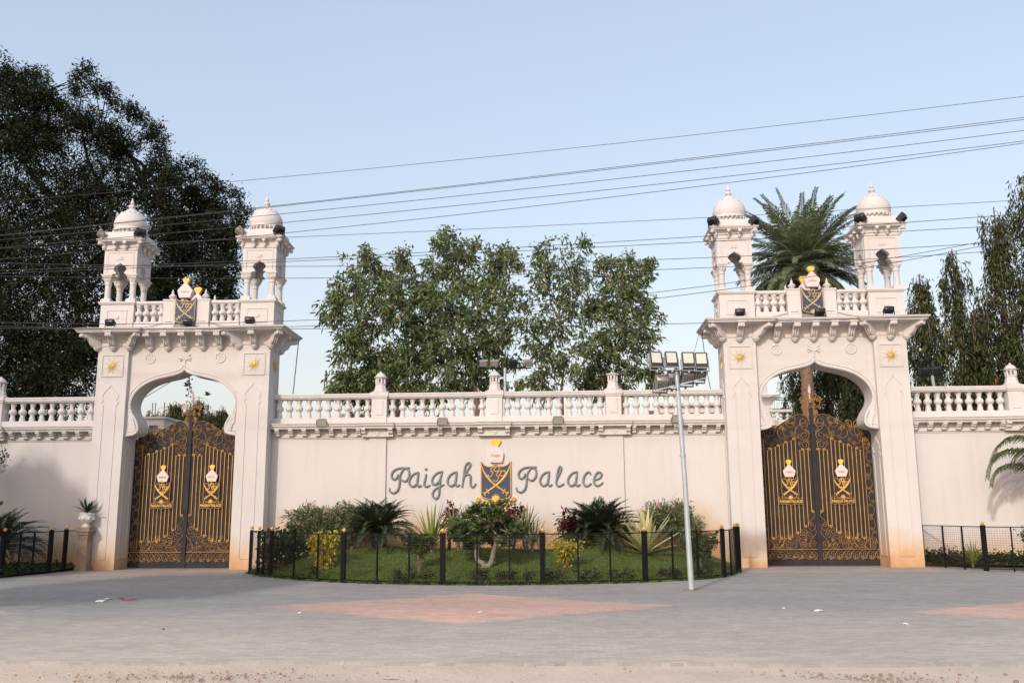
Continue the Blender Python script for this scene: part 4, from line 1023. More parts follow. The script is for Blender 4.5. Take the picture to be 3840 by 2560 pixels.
# creeping weeds at the kerb line outside the fence
def weeds(name, label, pts, n, sp, mat, h=.07):
    P = np.array([pts[i % len(pts)] for i in range(n)], float)+NR.normal(size=(n, 3))*np.array([sp, sp, 0.01]); P[:, 2] = np.abs(NR.normal(size=n))*.03+np.array([gz(y) for y in P[:, 1]])
    V, F = leaves(P, NR.normal(size=(n, 3))*.6+np.array([0, 0, .8]), h*(.5+NR.random(n)), .025, .2, .2)
    o = np_mesh(name, V, F, mat); kind(o, 'stuff'); return tag(o, label, 'ground cover')
kerb = [(x, fy(x)-.06+R.uniform(-.03, .03), 0) for x in [(-7.0+i*.1) for i in range(112)] if R.random() < .7]
weeds('kerb_weeds', 'patchy weeds along the foot of the curved fence', kerb, 2600, .05, 'lowgreen', .05)

# ------------------------------------------------------------------ side gardens
sheet('flower_bed', [[(-24, -7, gz(-7)+.02), (-12.75, -7, gz(-7)+.02)], [(-24, -3.4, gz(-3.4)+.05), (-12.63, -3.4, gz(-3.4)+.03)], [(-24, -1.1, .06), (-11.99, -1.1, .02)], [(-24, .4499, .12), (-11.9, .4499, .10)]], 'lawn')
sheet('flower_bed', [[(8.93, .35, .05), (20, -4.6, .05)], [(8.80, .4499, .16), (20, .4499, .22)]], 'soil')
def wd(name, label, f, n, mat, h):
    P = np.array([f() for _ in range(n)]); V, F = leaves(P, NR.normal(size=(n, 3))*.7+np.array([0, 0, .5]), h*(.5+NR.random(n)), h*.5, .2, .25)
    o = np_mesh(name, V, F, mat); kind(o, 'stuff'); return tag(o, label, 'ground cover')
def rfl():
    t = R.random(); x = 8.95+t*4.5; y = .25-.62*(x-8.95)+R.uniform(0, .5+.3*t); return (x, min(y, .4), .02+abs(R.gauss(0, .10))+.10)
wd('ground_cover', 'low dark green ground cover behind the right fence', rfl, 5000, 'lowgreen', .09)
wd('ground_cover', 'shaded dark ground cover behind the left fence', lambda: (R.uniform(-16, -12.1), R.uniform(-2.5, .4), .06+abs(R.gauss(0, .06))), 4500, 'lowgreen', .09)

# ------------------------------------------------------------------ plants
def root(name, label, cat, x, y, z=None, group=None):
    return thing(name, label, cat, (x, y, lawn_z(x, y) if z is None else z), group)
def cycad(label, x, y, trunk_h, rad_, n=74, z=None, name='sago_palm', el=(-.15, 1.25), g='sago palms'):
    t = root(name, label, 'sago palm', x, y, z, g)
    b = MB(); pr = [(.17, -.15), (.19, 0), (.17, trunk_h*.5), (.18, trunk_h), (.10, trunk_h+.08)]; b.lathe(pr, (0, 0, 0), 14)
    for k in range(90):
        a = k*2.4; zz = trunk_h*(k/90); b.loft([[(.16*math.cos(a)-.02, .16*math.sin(a)-.02, zz), (.16*math.cos(a)+.02, .16*math.sin(a)-.02, zz), (.16*math.cos(a), .16*math.sin(a)+.025, zz)], [(.23*math.cos(a), .23*math.sin(a), zz+.045)]*3], False)
    b.build('trunk', 'barkdark', t)
    L = []
    for k in range(n):
        a = k*2.39996+R.uniform(-.2, .2); e = el[0]+(el[1]-el[0])*((k+.5)/n)**.9+R.uniform(-.08, .08); Lr = rad_*R.uniform(.9, 1.08)*(1.0 if e < .9 else .9)
        p = Vector((.07*math.cos(a), .07*math.sin(a), trunk_h+.04)); d = Vector((math.cos(a)*math.cos(e), math.sin(a)*math.cos(e), math.sin(e))); path = [p.copy()]
        for i in range(10):
            p = p+d*(Lr/10); d = (d+Vector((0, 0, -.075-.035*i*(1 if e > .2 else .6)/3))).normalized(); path.append(p.copy())
        L.append(frond(path, .20*rad_/.9, 40, .022*rad_/.9+.008, .04, R.uniform(.2, 1.0), .08))
    V, F = joinVF(L); np_mesh('fronds', V, F, 'cycad', t)
    return t
cycad('sago palm with arching dark fronds below the word Paigah', -4.12, -1.1, .36, 1.02)
cycad('fuller sago palm with a dense crown below the word Palace', 1.02, -1.0, .16, 1.14, 96)
cycad('shaded sago palm behind the left fence', -13.45, -.9, .45, 1.35, 46, .08)
cycad('sago palm rosette low in the shade at the left photo edge', -14.9, -2.3, .3, 1.1, 34, .05)

def bush(name, label, cat, x, y, blobs, mat, L, W, per, m, spread=.08, droop=.1, stems=5, stem_h=.5, group=None, flowers=None, z=None, out=.6, bark='bark', stem_r=.018, shell=.35):
    t = root(name, label, cat, x, y, z, group)
    V, F = crown(blobs, per, None, spread, m, droop, out, shell, L, W); np_mesh('foliage', V, F, mat, t)
    b = MB()
    for k in range(stems):
        q = blobs[k % len(blobs)]; limb(b, (R.uniform(-.05, .05), R.uniform(-.05, .05), -.1), (q[0]+R.uniform(-.2, .2)*q[3], q[1]+R.uniform(-.2, .2)*q[4], q[2]-q[5]*.1), stem_r, stem_r*.5)
    b.build('stems', bark, t)
    if flowers:
        fm, cnt, sz = flowers; P = []
        for k in range(cnt):
            q = blobs[R.randrange(len(blobs))]; u = Vector((R.gauss(0, 1), R.gauss(0, 1)-.5, R.gauss(0, 1)+.4)).normalized()
            c = np.array([q[0]+u.x*q[3], q[1]+u.y*q[4], q[2]+u.z*q[5]]); P.append(c+NR.normal(size=(7, 3))*sz*.6)
        P = np.concatenate(P); V, F = leaves(P, NR.normal(size=P.shape), sz, sz*.8, .2); np_mesh('flowers', V, F, fm, t)
    return t
def wz(x, y): return lawn_z(x, y)
ol = dict(L=.12, W=.024, per=620, m=13, spread=.05, droop=-.15, out=.7)
bush('oleander_bush', 'loose oleander bush with pink blossom nearest the left gateway', 'oleander', -6.05, -.35, [(0, 0, 0.891, 0.48, 0.4, 0.302), (0.35, 0, 0.627, 0.45, 0.4, 0.324), (-0.12, 0, 0.594, 0.45, 0.4, 0.288), (0.05, 0, 1.056, 0.25, 0.25, 0.18), (0.45, 0, 0.957, 0.25, 0.25, 0.144)], 'oleander', flowers=('blossom', 26, .045), group='oleander bushes', **ol)
bush('oleander_bush', 'tall oleander bush between the pink one and the left sago palm', 'oleander', -5.05, -.3, [(0, 0, 0.792, 0.5, 0.4, 0.346), (0.4, 0, 0.594, 0.4, 0.4, 0.324), (-0.3, 0, 0.561, 0.4, 0.4, 0.288), (0.25, 0, 0.957, 0.25, 0.25, 0.158), (-0.2, 0, 0.99, 0.22, 0.22, 0.144)], 'oleander', flowers=('blossom', 12, .045), group='oleander bushes', **ol)
bush('oleander_bush', 'rounded oleander bush behind the lamp pole, right of the right sago palm', 'oleander', 2.75, -.2, [(0, 0, 0.759, 0.52, 0.42, 0.374), (0.32, 0, 0.561, 0.45, 0.4, 0.324), (-0.32, 0, 0.792, 0.38, 0.35, 0.288), (0.25, 0, 0.924, 0.3, 0.3, 0.18)], 'oleander', flowers=('blossom', 30, .035), group='oleander bushes', **ol)
bush('flowering_shrub', 'low dark green shrub with small red flowers inside the left fence corner', 'shrub', -6.15, -1.75, [(0, 0, .48, .5, .4, .40), (-.35, .2, .45, .35, .35, .36), (.35, 0, .35, .35, .3, .3)], 'lowgreen', .10, .07, 420, 9, .05, .1, flowers=('redflower', 9, .03))
cr = dict(L=.13, W=.048, per=330, m=12, spread=.05, droop=-.1, out=.9, bark='barkdark')
bush('croton', 'dark red croton left of the twisted frangipani crown', 'croton', -2.50, -.7, [(0, 0, .80, .14, .15, .22), (.04, 0, 1.0, .15, .15, .16), (-.04, 0, .55, .12, .15, .2)], 'croton', group='red crotons', **cr)
bush('croton', 'dark red croton showing right of the frangipani crown', 'croton', -.98, -.6, [(0, 0, .92, .24, .15, .12), (.2, 0, .88, .15, .15, .12), (-.2, 0, .85, .2, .15, .16)], 'croton', group='red crotons', **cr)
bush('croton', 'tall dark red croton tucked behind the right sago palm', 'croton', .36, -.85, [(-.06, 0, .66, .17, .18, .20), (-.02, 0, .45, .18, .18, .24), (.10, -.1, .32, .20, .2, .2), (.45, .1, .35, .22, .2, .2)], 'croton', group='red crotons', **cr)

def topiary(label, x, y, blobs, mat, trunk, group='clipped shrubs', per=1150):
    t = root('clipped_shrub', label, 'clipped shrub', x, y, None, group)
    V, F = crown(blobs, per, None, .035, 12, .25, .7, .3, .07, .04); np_mesh('foliage', V, F, mat, t)
    b = MB()
    for k in range(3): limb(b, (R.uniform(-.03, .03), 0, -.05), (R.uniform(-.1, .1), R.uniform(-.05, .05), trunk), .022, .012)
    b.build('trunk', 'bark', t)
topiary('golden clipped shrub near the left fence corner', -5.02, -2.75, [(-.16, 0, .62, .16, .2, .13), (.14, 0, .62, .17, .2, .13), (0, 0, .58, .28, .2, .14), (0, 0, .38, .22, .17, .2), (.03, 0, .18, .16, .14, .16)], 'yellowleaf', .5)
topiary('green clipped shrub on a thin trunk, right of the left sago palm', -2.85, -3.1, [(-.14, 0, .62, .17, .18, .11), (.14, 0, .62, .18, .18, .11), (0, 0, .52, .24, .2, .14), (.04, 0, .38, .14, .12, .10)], 'boxleaf', .5)
topiary('golden clipped shrub below the left end of the word Palace', .22, -2.9, [(-.16, 0, .47, .18, .2, .08), (.16, 0, .47, .19, .2, .08), (0, 0, .38, .24, .2, .11), (.02, 0, .22, .15, .14, .12), (.03, 0, .10, .08, .08, .08)], 'yellowleaf', .35)
topiary('green clipped shrub at the right end of the middle garden', 3.18, -2.3, [(-.18, 0, .66, .2, .2, .12), (.18, 0, .66, .2, .2, .12), (0, 0, .55, .28, .2, .18), (-.03, 0, .36, .2, .16, .14)], 'boxleaf', .5)

def rosette(name, label, cat, x, y, n, L, W, mat, el=(.05, 1.35), curve=.12, z=None, stem=0, group=None, keel=.25, heads=((0, 0, 0),), Wv=.2):
    t = root(name, label, cat, x, y, z, group); parts = []
    for hx, hy, hz in heads:
        for k in range(n):
            a = k*2.39996+R.uniform(-.25, .25); e = el[0]+(el[1]-el[0])*((k+.5)/n)**.8+R.uniform(-.1, .1)
            parts.append(blade((hx+.02*math.cos(a), hy+.02*math.sin(a), hz+stem+.05), (math.cos(a)*math.cos(e), math.sin(a)*math.cos(e), math.sin(e)), L*R.uniform(.8, 1.1), W*R.uniform(1-Wv, 1+Wv), curve*R.uniform(.5, 1.4), 6, keel))
    V, F = joinVF(parts); np_mesh('leaves', V, F, mat, t)
    b = MB()
    for hx, hy, hz in heads: limb(b, (hx*.3, hy*.3, -.1), (hx, hy, hz+stem+.08), .035, .028)
    b.build('stem', 'bark', t)
    return t
rosette('agave', 'cream striped agave with stiff spreading blades near the lamp pole', 'agave', 2.02, -1.75, 30, 1.05, .16, 'agave', (-.10, 1.4), .02, group=None)
rosette('dracaena', 'yellow green bladed plant between the left sago palm and the frangipani', 'dracaena', -2.85, -1.2, 34, 1.05, .062, 'draca', (.2, 1.45), .17, None, .1)
rosette('yucca', 'grey green spiky plant just left of the frangipani trunk', 'yucca', -2.1, -1.7, 44, .56, .030, 'yucca', (-.5, 1.3), .03, None, 0, 'grey green yuccas', .2, ((-.12, 0, .30), (.12, .1, .42), (.05, -.1, .12), (-.2, .1, .50)))
rosette('yucca', 'grey green spiky plant just right of the frangipani trunk', 'yucca', -.62, -1.6, 56, .60, .030, 'yucca', (-.6, 1.4), .03, None, 0, 'grey green yuccas', .2, ((0, 0, .45), (-.1, .1, .28), (.15, 0, .15)))
rosette('spiky_plant', 'yellow green spiky plant behind the right fence', 'spiky plant', 9.75, -.35, 46, .62, .030, 'draca', (.0, 1.4), .05, .05)

# frangipani with its V of pale trunks
fx, fyy = -1.48, -2.75
t = root('frangipani_tree', 'twisted frangipani with a V of pale trunks in front of the big crest', 'tree', fx, fyy)
z0 = lawn_z(fx, fyy); b = MB()
def fr(u, v, dy=0):
    p = atD(u, v, fyy+dy); return Vector((p.x-fx, dy, p.z-z0))
J = fr(1110, 1300); J.z = .0
trunks = [[J+Vector((0, 0, -.1)), J+Vector((0, 0, .06)), fr(1097, 1285), fr(1095, 1262), fr(1103, 1240), fr(1112, 1222), fr(1105, 1205)], [J+Vector((.02, 0, -.02)), fr(1127, 1293), fr(1133, 1268), fr(1140, 1243), fr(1132, 1225), fr(1140, 1205)], [fr(1103, 1240), fr(1112, 1225, .1), fr(1118, 1200, .15)]]
for tr in trunks: b.tube(spline(tr, 4), [.065-.0016*i for i in range((len(tr)-1)*4+1)], 8)
ends = [(1105, 1205), (1140, 1205), (1118, 1200)]
heads = [(1050, 1205), (1075, 1185), (1090, 1165), (1110, 1175), (1125, 1160), (1145, 1170), (1165, 1190), (1100, 1200), (1135, 1200), (1150, 1215), (1070, 1215), (1178, 1215), (1120, 1215), (1095, 1225), (1160, 1235), (1135, 1235), (1060, 1195), (1150, 1152), (1085, 1240), (1110, 1188), (1128, 1186), (1085, 1205), (1160, 1205), (1145, 1225), (1075, 1228), (1118, 1228), (1108, 1160), (1140, 1190), (1045, 1222), (1185, 1198)]
Vs = []
for i, (u, v) in enumerate(heads):
    h = fr(u, v+12, R.uniform(-.35, .35)); limb(b, fr(*ends[i % 3]), h, .020, .010)
    for q in range(9):
        c = h+Vector((R.uniform(-.15, .15), R.uniform(-.15, .15), R.uniform(-.11, .11)))
        for k in range(15):
            a = k*2.4+R.random(); e = R.uniform(-.2, 1.0); Vs.append(blade(c, (math.cos(a)*math.cos(e), math.sin(a)*math.cos(e), math.sin(e)), R.uniform(.12, .21), R.uniform(.05, .075), .10, 3, .2))
V, F = joinVF(Vs); np_mesh('foliage', V, F, 'adenium', t); b.build('trunk', 'barkpale', t)

# little dark shrubs along the foot of the fence
for i, (u, v) in enumerate(((917, 1318), (940, 1326), (980, 1322), (1092, 1325), (1112, 1327), (1150, 1327), (1180, 1325), (1212, 1322), (1260, 1318), (1280, 1315), (1330, 1322), (1368, 1320), (1415, 1318), (1440, 1312), (1532, 1315), (1552, 1318), (1600, 1306), (1620, 1308), (715, 1315), (600, 1306))):
    d = FW+RT*((u*K-1920)/FOC)+UP*((1280-v*K)/FOC); s = .0
    x = CAMP.x+d.x*(CAMP.y*-1-3.6)/d.y; y = max(fy(x)+.28, -4.2)
    x = CAMP.x+d.x*(y-CAMP.y)/d.y
    tt = root('small_shrub', 'small purple black shrub on the lawn near the fence foot', 'shrub', x, y, None, 'small dark shrubs')
    V, F = crown([(0, 0, .10, .15, .13, .10)], 1100, None, .03, 10, .0, .7, .4, .055, .02); np_mesh('foliage', V, F, 'darkshrub', tt)
    b = MB(); limb(b, (0, 0, -.05), (0, 0, .12), .012, .006); b.build('stems', 'barkdark', tt)

# potted plants and stand
b = MB(); b.box(-.15, .15, -.15, .15, -.1, .08); b.box(-.125, .125, -.125, .125, .08, .86); b.box(-.15, .15, -.15, .15, .8601, .93); b.box(-.18, .18, -.18, .18, .9301, 1.04)
pd = b.build('stone_pedestal', 'stone', None, loc=(-11.60, -.20, 0)); tag(pd, 'weathered brown stone pedestal carrying a white plant pot', 'pedestal')
def pot(label, x, y, z, s=1.0):
    b = MB(); b.lathe([(.13, 0), (.14, .03), (.09, .06), (.075, .09), (.12, .13), (.19, .20), (.215, .28), (.205, .35), (.225, .37), (.225, .41), (.19, .41), (.18, .36)], (0, 0, 0), 20)
    for k in range(8): b.ball((.205*math.cos(k*PI/4), .205*math.sin(k*PI/4), .25), .045, 6, 5, (1, 1, 1.2))
    o = b.build('plant_pot', 'potwhite', None, loc=(x, y, z), scale=(s, s, s)); return tag(o, label, 'pot', 'white plant pots')
pot('white pot on the brown stone pedestal by the left gateway', -11.60, -.20, 1.04, .84)
rosette('potted_agave', 'small green agave spreading from the white pot on the pedestal', 'agave', -11.60, -.20, 26, .42, .055, 'lowgreen', (-.1, 1.2), .02, 1.36)
b = MB(); b.lathe([(.16, 0), (.14, .05), (.09, .1), (.08, .9), (.14, 1.0), (.16, 1.05)], (0, 0, 0), 16); b.lathe([(.05, 1.05), (.05, 1.6)], (0, 0, 0), 10); b.lathe([(.20, 1.55), (.24, 1.62), (.22, 1.64), (.05, 1.60)], (0, 0, 0), 16)
st = b.build('plant_stand', 'stone', None, loc=(-14.02, -.2, .05)); tag(st, 'tiered stone plant stand cut off by the left photo edge', 'plant stand')
pot('white pot high on the tiered stand at the left photo edge', -14.02, -.2, 2.25, .9)
bush('potted_shrub', 'green shrub in the high pot at the left photo edge', 'potted plant', -14.02, -.2, [(0, 0, .2, .22, .22, .22)], 'boxleaf', .09, .03, 500, 10, .05, -.2, z=2.55)
b = MB(); b.lathe([(.08, 1.6), (.08, 2.26)], (0, 0, 0), 10); b.build('shaft', 'stone', st)
b = MB(); b.box(-.09, .09, -.06, .06, .0, .18); b.box(-.10, .10, -.07, .07, .18, .20); b.box(-.012, .012, -.012, .012, -.6, 0)
bx = b.build('meter_box', 'white', None, loc=(-12.7, -2.2, .62)); tag(bx, 'small white box standing in the shaded left garden', 'box')

# areca palm at the right photo edge
ax, ay = 11.05, -.35
t = thing('areca_palm', 'areca palm arching its fronds in from the right photo edge', 'palm', (ax, ay, .1))
b = MB()
for k in range(3): limb(b, (R.uniform(-.1, .1)+.6, R.uniform(-.1, .1), -.1), (.55+k*.06, .05*k, 2.0), .06, .045, .03)
b.build('trunk', 'palmtrunk', t); L = []
def apath(uv, dy0=0, dy1=-.5):
    pts = []
    for i, (u, v) in enumerate(uv):
        yy = ay+dy0+(dy1-dy0)*i/(len(uv)-1); p = atD(u, v, yy); pts.append(Vector((p.x-ax, yy-ay, p.z-.1)))
    return spline(pts, 5)
for uv, n, Lm in (([(2440, 1180), (2420, 1060), (2375, 1010), (2330, 1003), (2292, 1025), (2276, 1060)], 46, .38), ([(2440, 1180), (2400, 1075), (2345, 1035), (2300, 1040), (2275, 1065), (2268, 1100)], 46, .36), ([(2440, 1180), (2400, 1100), (2350, 1068), (2308, 1070), (2284, 1090), (2276, 1118)], 44, .33), ([(2440, 1180), (2445, 1050), (2420, 985), (2380, 968), (2345, 985)], 44, .38), ([(2440, 1180), (2430, 1090), (2400, 1045), (2365, 1030), (2335, 1045), (2320, 1075)], 44, .36), ([(2440, 1180), (2480, 1060), (2530, 1010), (2580, 1010), (2620, 1050)], 40, .36), ([(2440, 1180), (2470, 1100), (2520, 1080), (2580, 1110)], 40, .36), ([(2440, 1180), (2450, 1050), (2470, 950), (2500, 900)], 40, .36)):
    P = apath(uv); L.append(frond(P, Lm*1.15, int(n*1.5), .036, .5, .5, .22, .5)); L.append(frond(P, Lm*.95, n, .034, .65, .1, .25, .5)); b2 = MB(); 
V, F = joinVF(L); np_mesh('fronds', V, F, 'areca', t)
b = MB()
for uv in ([(2440, 1180), (2420, 1060), (2375, 1010), (2330, 1003), (2292, 1025), (2276, 1060)], [(2440, 1180), (2400, 1075), (2345, 1035), (2300, 1040), (2275, 1065), (2268, 1100)], [(2440, 1180), (2400, 1100), (2350, 1068), (2308, 1070), (2284, 1090), (2276, 1118)]):
    P = apath(uv); b.tube(P, [.018-.014*i/(len(P)-1) for i in range(len(P))], 5)
b.build('stalks', 'areca', t)
bush('hedge_shrub', 'dark green shrub behind the fence at the right photo edge', 'shrub', 10.75, -1.35, [(0, 0, .8, .3, .3, .3), (.3, 0, .6, .35, .3, .4), (.1, 0, .4, .3, .3, .3)], 'lowgreen', .09, .045, 420, 9, .05, .1, z=.0)

# ------------------------------------------------------------------ trees
def tree(name, label, x, y, blobs_uv, Y, dpt, mat, bark, L, W, per, m, spread, droop, trunk_r, group, jitter=.5, out=.5, shell=.5, base_z=-.1, extra=None, rough=.2):
    """crown lobes given as (u, v, r) surveyed on the plane Y"""
    t = thing(name, label, 'tree', (x, y, 0), group)
    bl = []; s = (Y-CAMP.y)/FOC*K
    for u, v, r in blobs_uv:
        dy = R.uniform(-1, 1)*dpt; p = atD(u, v, Y+dy); rr = r*s; bl.append((p.x-x, Y+dy-y, p.z, rr, rr*.95, rr))
    V, F = crown(bl, per, None, spread, m, droop, out, shell, L, W, rough); np_mesh('crown', V, F, mat, t)
    b = MB(); top = max(q[2] for q in bl); low = min(q[2]-q[5] for q in bl); fork = Vector((0, 0, max(1.5, low+.3)))
    b.tube([(0, 0, base_z), (0, 0, .3), tuple(fork*.6), tuple(fork)], [trunk_r*1.5, trunk_r*1.1, trunk_r, trunk_r*.85], 10)
    bigs = [q for q in bl if q[3] >= .62]
    for q in bl:
        c = Vector(q[:3])
        if q[3] < .62:
            n_ = min(bigs, key=lambda w_: (Vector(w_[:3])-c).length); limb(b, n_[:3], c, .035, .010, .15, 4); continue
        par = min([w_ for w_ in bigs if w_[2] < q[2]-.8] or [None], key=lambda w_: (Vector(w_[:3])-c).length if w_ else 0)
        st_ = Vector(par[:3]) if par else fork; k = max(.15, min(.5, q[3]/2.4)); mid = st_.lerp(c, .5)+Vector((R.uniform(-.4, .4), R.uniform(-.3, .3), R.uniform(-.2, .3)))
        b.tube(spline([st_, mid, c], 4), [trunk_r*k*(1.2-.11*i) for i in range(9)], 6)
        for _ in range(4):
            u = Vector((R.gauss(0, 1), R.gauss(0, 1), R.gauss(0, 1))).normalized(); limb(b, c, c+u*q[3]*.8, trunk_r*.10, .010, .12, 4)
    if extra: extra(b)
    b.build('trunk', bark, t)
    return t
big1 = [(40, 330, 150), (-70, 250, 120), (-150, 420, 200), (105, 300, 75), (230, 310, 62), (275, 345, 55), (330, 420, 62), (240, 440, 110), (150, 480, 140), (0, 560, 175), (170, 640, 165), (50, 780, 165), (280, 570, 95), (320, 660, 85), (-120, 650, 200), (180, 820, 120), (360, 470, 40), (100, 880, 120), (0, 900, 140), (30, 215, 50), (80, 225, 42), (185, 280, 50)]
big1 += [(u, v, r) for u, v, r in ((8, 165, 20), (32, 172, 18), (55, 180, 22), (90, 176, 20), (70, 168, 12), (103, 205, 18), (120, 240, 20), (150, 250, 16), (172, 215, 18), (182, 180, 16), (190, 160, 9), (205, 160, 7), (208, 185, 13), (225, 205, 18), (243, 200, 12), (255, 225, 20), (280, 240, 15), (300, 248, 16), (312, 272, 22), (340, 285, 14), (362, 297, 12), (345, 310, 20), (375, 318, 10), (368, 345, 18), (380, 362, 12), (360, 380, 26), (392, 385, 10), (385, 415, 22), (375, 450, 24), (395, 480, 18), (385, 520, 22))]
tree('shade_tree', 'huge dark feathery tree filling the left edge of the sky', -19.5, 12, big1, 12, 1.2, 'bigtree', 'barkdark', .16, .05, 62, 28, .135, .2, .26, 'dark feathery trees behind the left gateway')
big2 = [(440, 440, 40), (470, 480, 48), (500, 480, 30), (430, 510, 62), (480, 550, 70), (515, 545, 34), (420, 600, 78), (500, 620, 52), (465, 700, 70), (515, 670, 26), (410, 700, 70), (330, 800, 70), (390, 540, 45), (375, 650, 60), (400, 775, 40)]
big2 += [(u, v, r) for u, v, r in ((412, 392, 16), (428, 372, 13), (450, 378, 10), (462, 398, 14), (480, 412, 12), (492, 430, 16), (510, 432, 12), (528, 440, 14), (545, 448, 11), (552, 470, 12), (562, 482, 7), (545, 500, 16), (555, 520, 8), (538, 530, 18), (548, 560, 12), (530, 590, 18), (540, 620, 12), (528, 650, 14), (535, 690, 12), (405, 420, 20))]
tree('shade_tree', 'smaller dark feathery tree reaching to the second dome of the left gateway', -16.9, 13, big2, 13, .9, 'bigtree', 'barkdark', .155, .05, 72, 28, .125, .2, .2, 'dark feathery trees behind the left gateway')
fic = 'leafy trees behind the middle wall'
t1 = [(850, 610, 38), (842, 582, 16), (815, 660, 60), (770, 680, 32), (765, 720, 34), (880, 650, 45), (930, 610, 28), (925, 590, 14), (905, 700, 70), (830, 760, 60), (940, 660, 48), (960, 740, 70), (860, 820, 70), (800, 800, 34), (800, 870, 50), (775, 890, 24), (950, 820, 80), (900, 880, 80), (1000, 880, 60), (845, 900, 60)]
def st1(b): 
    for a, c in (((0, 0, 4.2), (-.6, -.3, 6.6)), ((0, 0, 4.2), (.4, -.3, 7.0))): limb(b, a, c, .11, .06, .2)
tree('ficus_tree', 'leafy tree with long drooping leaves left of the middle lantern', -5.3, 8, t1, 8, .8, 'ficus', 'bark', .205, .07, 36, 21, .11, .6, .16, fic, out=.4, shell=.45, extra=st1)
t2 = [(1030, 545, 24), (1010, 560, 22), (1050, 580, 42), (1000, 620, 42), (1060, 640, 52), (1020, 690, 60), (1085, 570, 22), (1140, 590, 34), (1165, 575, 20), (1130, 640, 48), (1180, 600, 22), (1100, 720, 70), (1165, 690, 40), (1040, 790, 80), (1120, 800, 60), (1160, 770, 40), (1090, 870, 60), (1140, 870, 36), (1185, 830, 20), (985, 680, 40)]
tree('ficus_tree', 'tallest leafy tree rising above the middle lantern', -2.6, 8.3, t2, 8.3, .8, 'ficus', 'bark', .205, .07, 36, 21, .11, .6, .16, fic, out=.4, shell=.45)
t3 = [(1255, 570, 26), (1245, 590, 24), (1290, 600, 40), (1230, 630, 30), (1330, 610, 30), (1262, 660, 50), (1325, 670, 60), (1215, 690, 26), (1230, 740, 38), (1290, 740, 60), (1360, 640, 26), (1255, 800, 50), (1215, 790, 24), (1310, 820, 60), (1250, 860, 45), (1195, 740, 18), (1190, 890, 22), (1240, 890, 40)]
tree('ficus_tree', 'thin crowned tree with sky showing through, right of the middle lantern', .2, 7.7, t3, 7.7, .8, 'ficus', 'bark', .20, .065, 26, 18, .115, .6, .13, fic, out=.4, shell=.5)
t4 = [(1405, 620, 30), (1450, 630, 34), (1480, 620, 22), (1420, 680, 52), (1470, 690, 40), (1380, 700, 50), (1490, 720, 26), (1430, 770, 64), (1480, 780, 34), (1370, 790, 50), (1400, 860, 60), (1470, 850, 42), (1350, 870, 42), (1500, 860, 20), (1385, 605, 16), (1345, 555, 10), (1445, 595, 10), (1490, 600, 12)]
tree('ficus_tree', 'leafy tree just left of the floodlights on the lamp pole', 2.2, 8, t4, 8, .8, 'ficus', 'bark', .205, .07, 36, 21, .11, .6, .15, fic, out=.4, shell=.45)
for u, v, lab in ((690, 955, 'short palm glimpsed between the first balusters of the middle wall'), (818, 940, 'second short palm glimpsed through the middle balustrade'), (1508, 950, 'short palm glimpsed through the balusters behind the lamp pole')):
    p = atD(u, v, 3.5); tt = thing('garden_palm', lab, 'palm', (p.x, 3.5, 0), 'short palms behind the balustrade')
    b = MB(); b.tube([(0, 0, -.1), (0, 0, p.z-.25)], .07, 8); b.build('trunk', 'palmtrunk', tt); L = []
    for k in range(12):
        a = k*2.4; e = R.uniform(.05, .55); q = Vector((0, 0, p.z-.3)); d = Vector((math.cos(a)*math.cos(e), math.sin(a)*math.cos(e), math.sin(e))); path = [q.copy()]
        for i in range(8): q = q+d*.11; d = (d+Vector((0, 0, -.16))).normalized(); path.append(q.copy())
        L.append(frond(path, .34, 20, .03, .3, .6))
    V, F = joinVF(L); np_mesh('fronds', V, F, 'areca', tt)

# date palm
bx_, by_ = 8.82, 10; cz = 10.05
t = thing('date_palm', 'tall date palm with a round crown behind the right gateway', 'palm', (bx_, by_, 0))
b = MB(); n = 26; b.tube([(0+.14*(i/n)**2, 0, -.1+cz*i/n) for i in range(n+1)], [.22-.03*(i/n)+(.012 if i % 2 else 0) for i in range(n+1)], 12)
for k in range(150):
    a = k*2.4; z = 4+5.5*k/150; r = .20+.10*max(0, (z-8.2)/1.4); b.loft([[(.14*(z/cz)**2+r*math.cos(a+s)*.85, r*math.sin(a+s)*.85, z) for s in (-.22, .22)]+[(.14*(z/cz)**2+r*math.cos(a)*.8, r*math.sin(a)*.8, z+.10)], [(.14*(z/cz)**2+(r+.07)*math.cos(a), (r+.07)*math.sin(a), z+.16)]*3], False)
b.build('trunk', 'palmtrunk', t)
L, LD, b = [], [], MB()
N = 150
for k in range(N):
    a = k*2.39996+R.uniform(-.2, .2); e = -.85+2.2*((k+.5)/N)**1.3+R.uniform(-.12, .12); e = min(e, 1.5)
    Lr = R.uniform(2.1, 2.6)*(1.2 if e > .8 else 1.0 if e > -.2 else .85); q = Vector((.14+.12*math.cos(a), .12*math.sin(a), cz+.1*e)); d = Vector((math.cos(a)*math.cos(e), math.sin(a)*math.cos(e), math.sin(e))); path = [q.copy()]
    for i in range(12): q = q+d*(Lr/12); d = (d+Vector((0, 0, -.038-.009*i))).normalized(); path.append(q.copy())
    (LD if e < -.45 else L).append(frond(path, .52, 60, .050, .22, R.uniform(-.3, .5), .14, .55)); b.tube(path, [.035-.028*i/12 for i in range(13)], 4)
V, F = joinVF(L); np_mesh('fronds', V, F, 'date', t)
V, F = joinVF(LD); np_mesh('dry_fronds', V, F, 'datedry', t)
b.build('stalks', 'date', t)

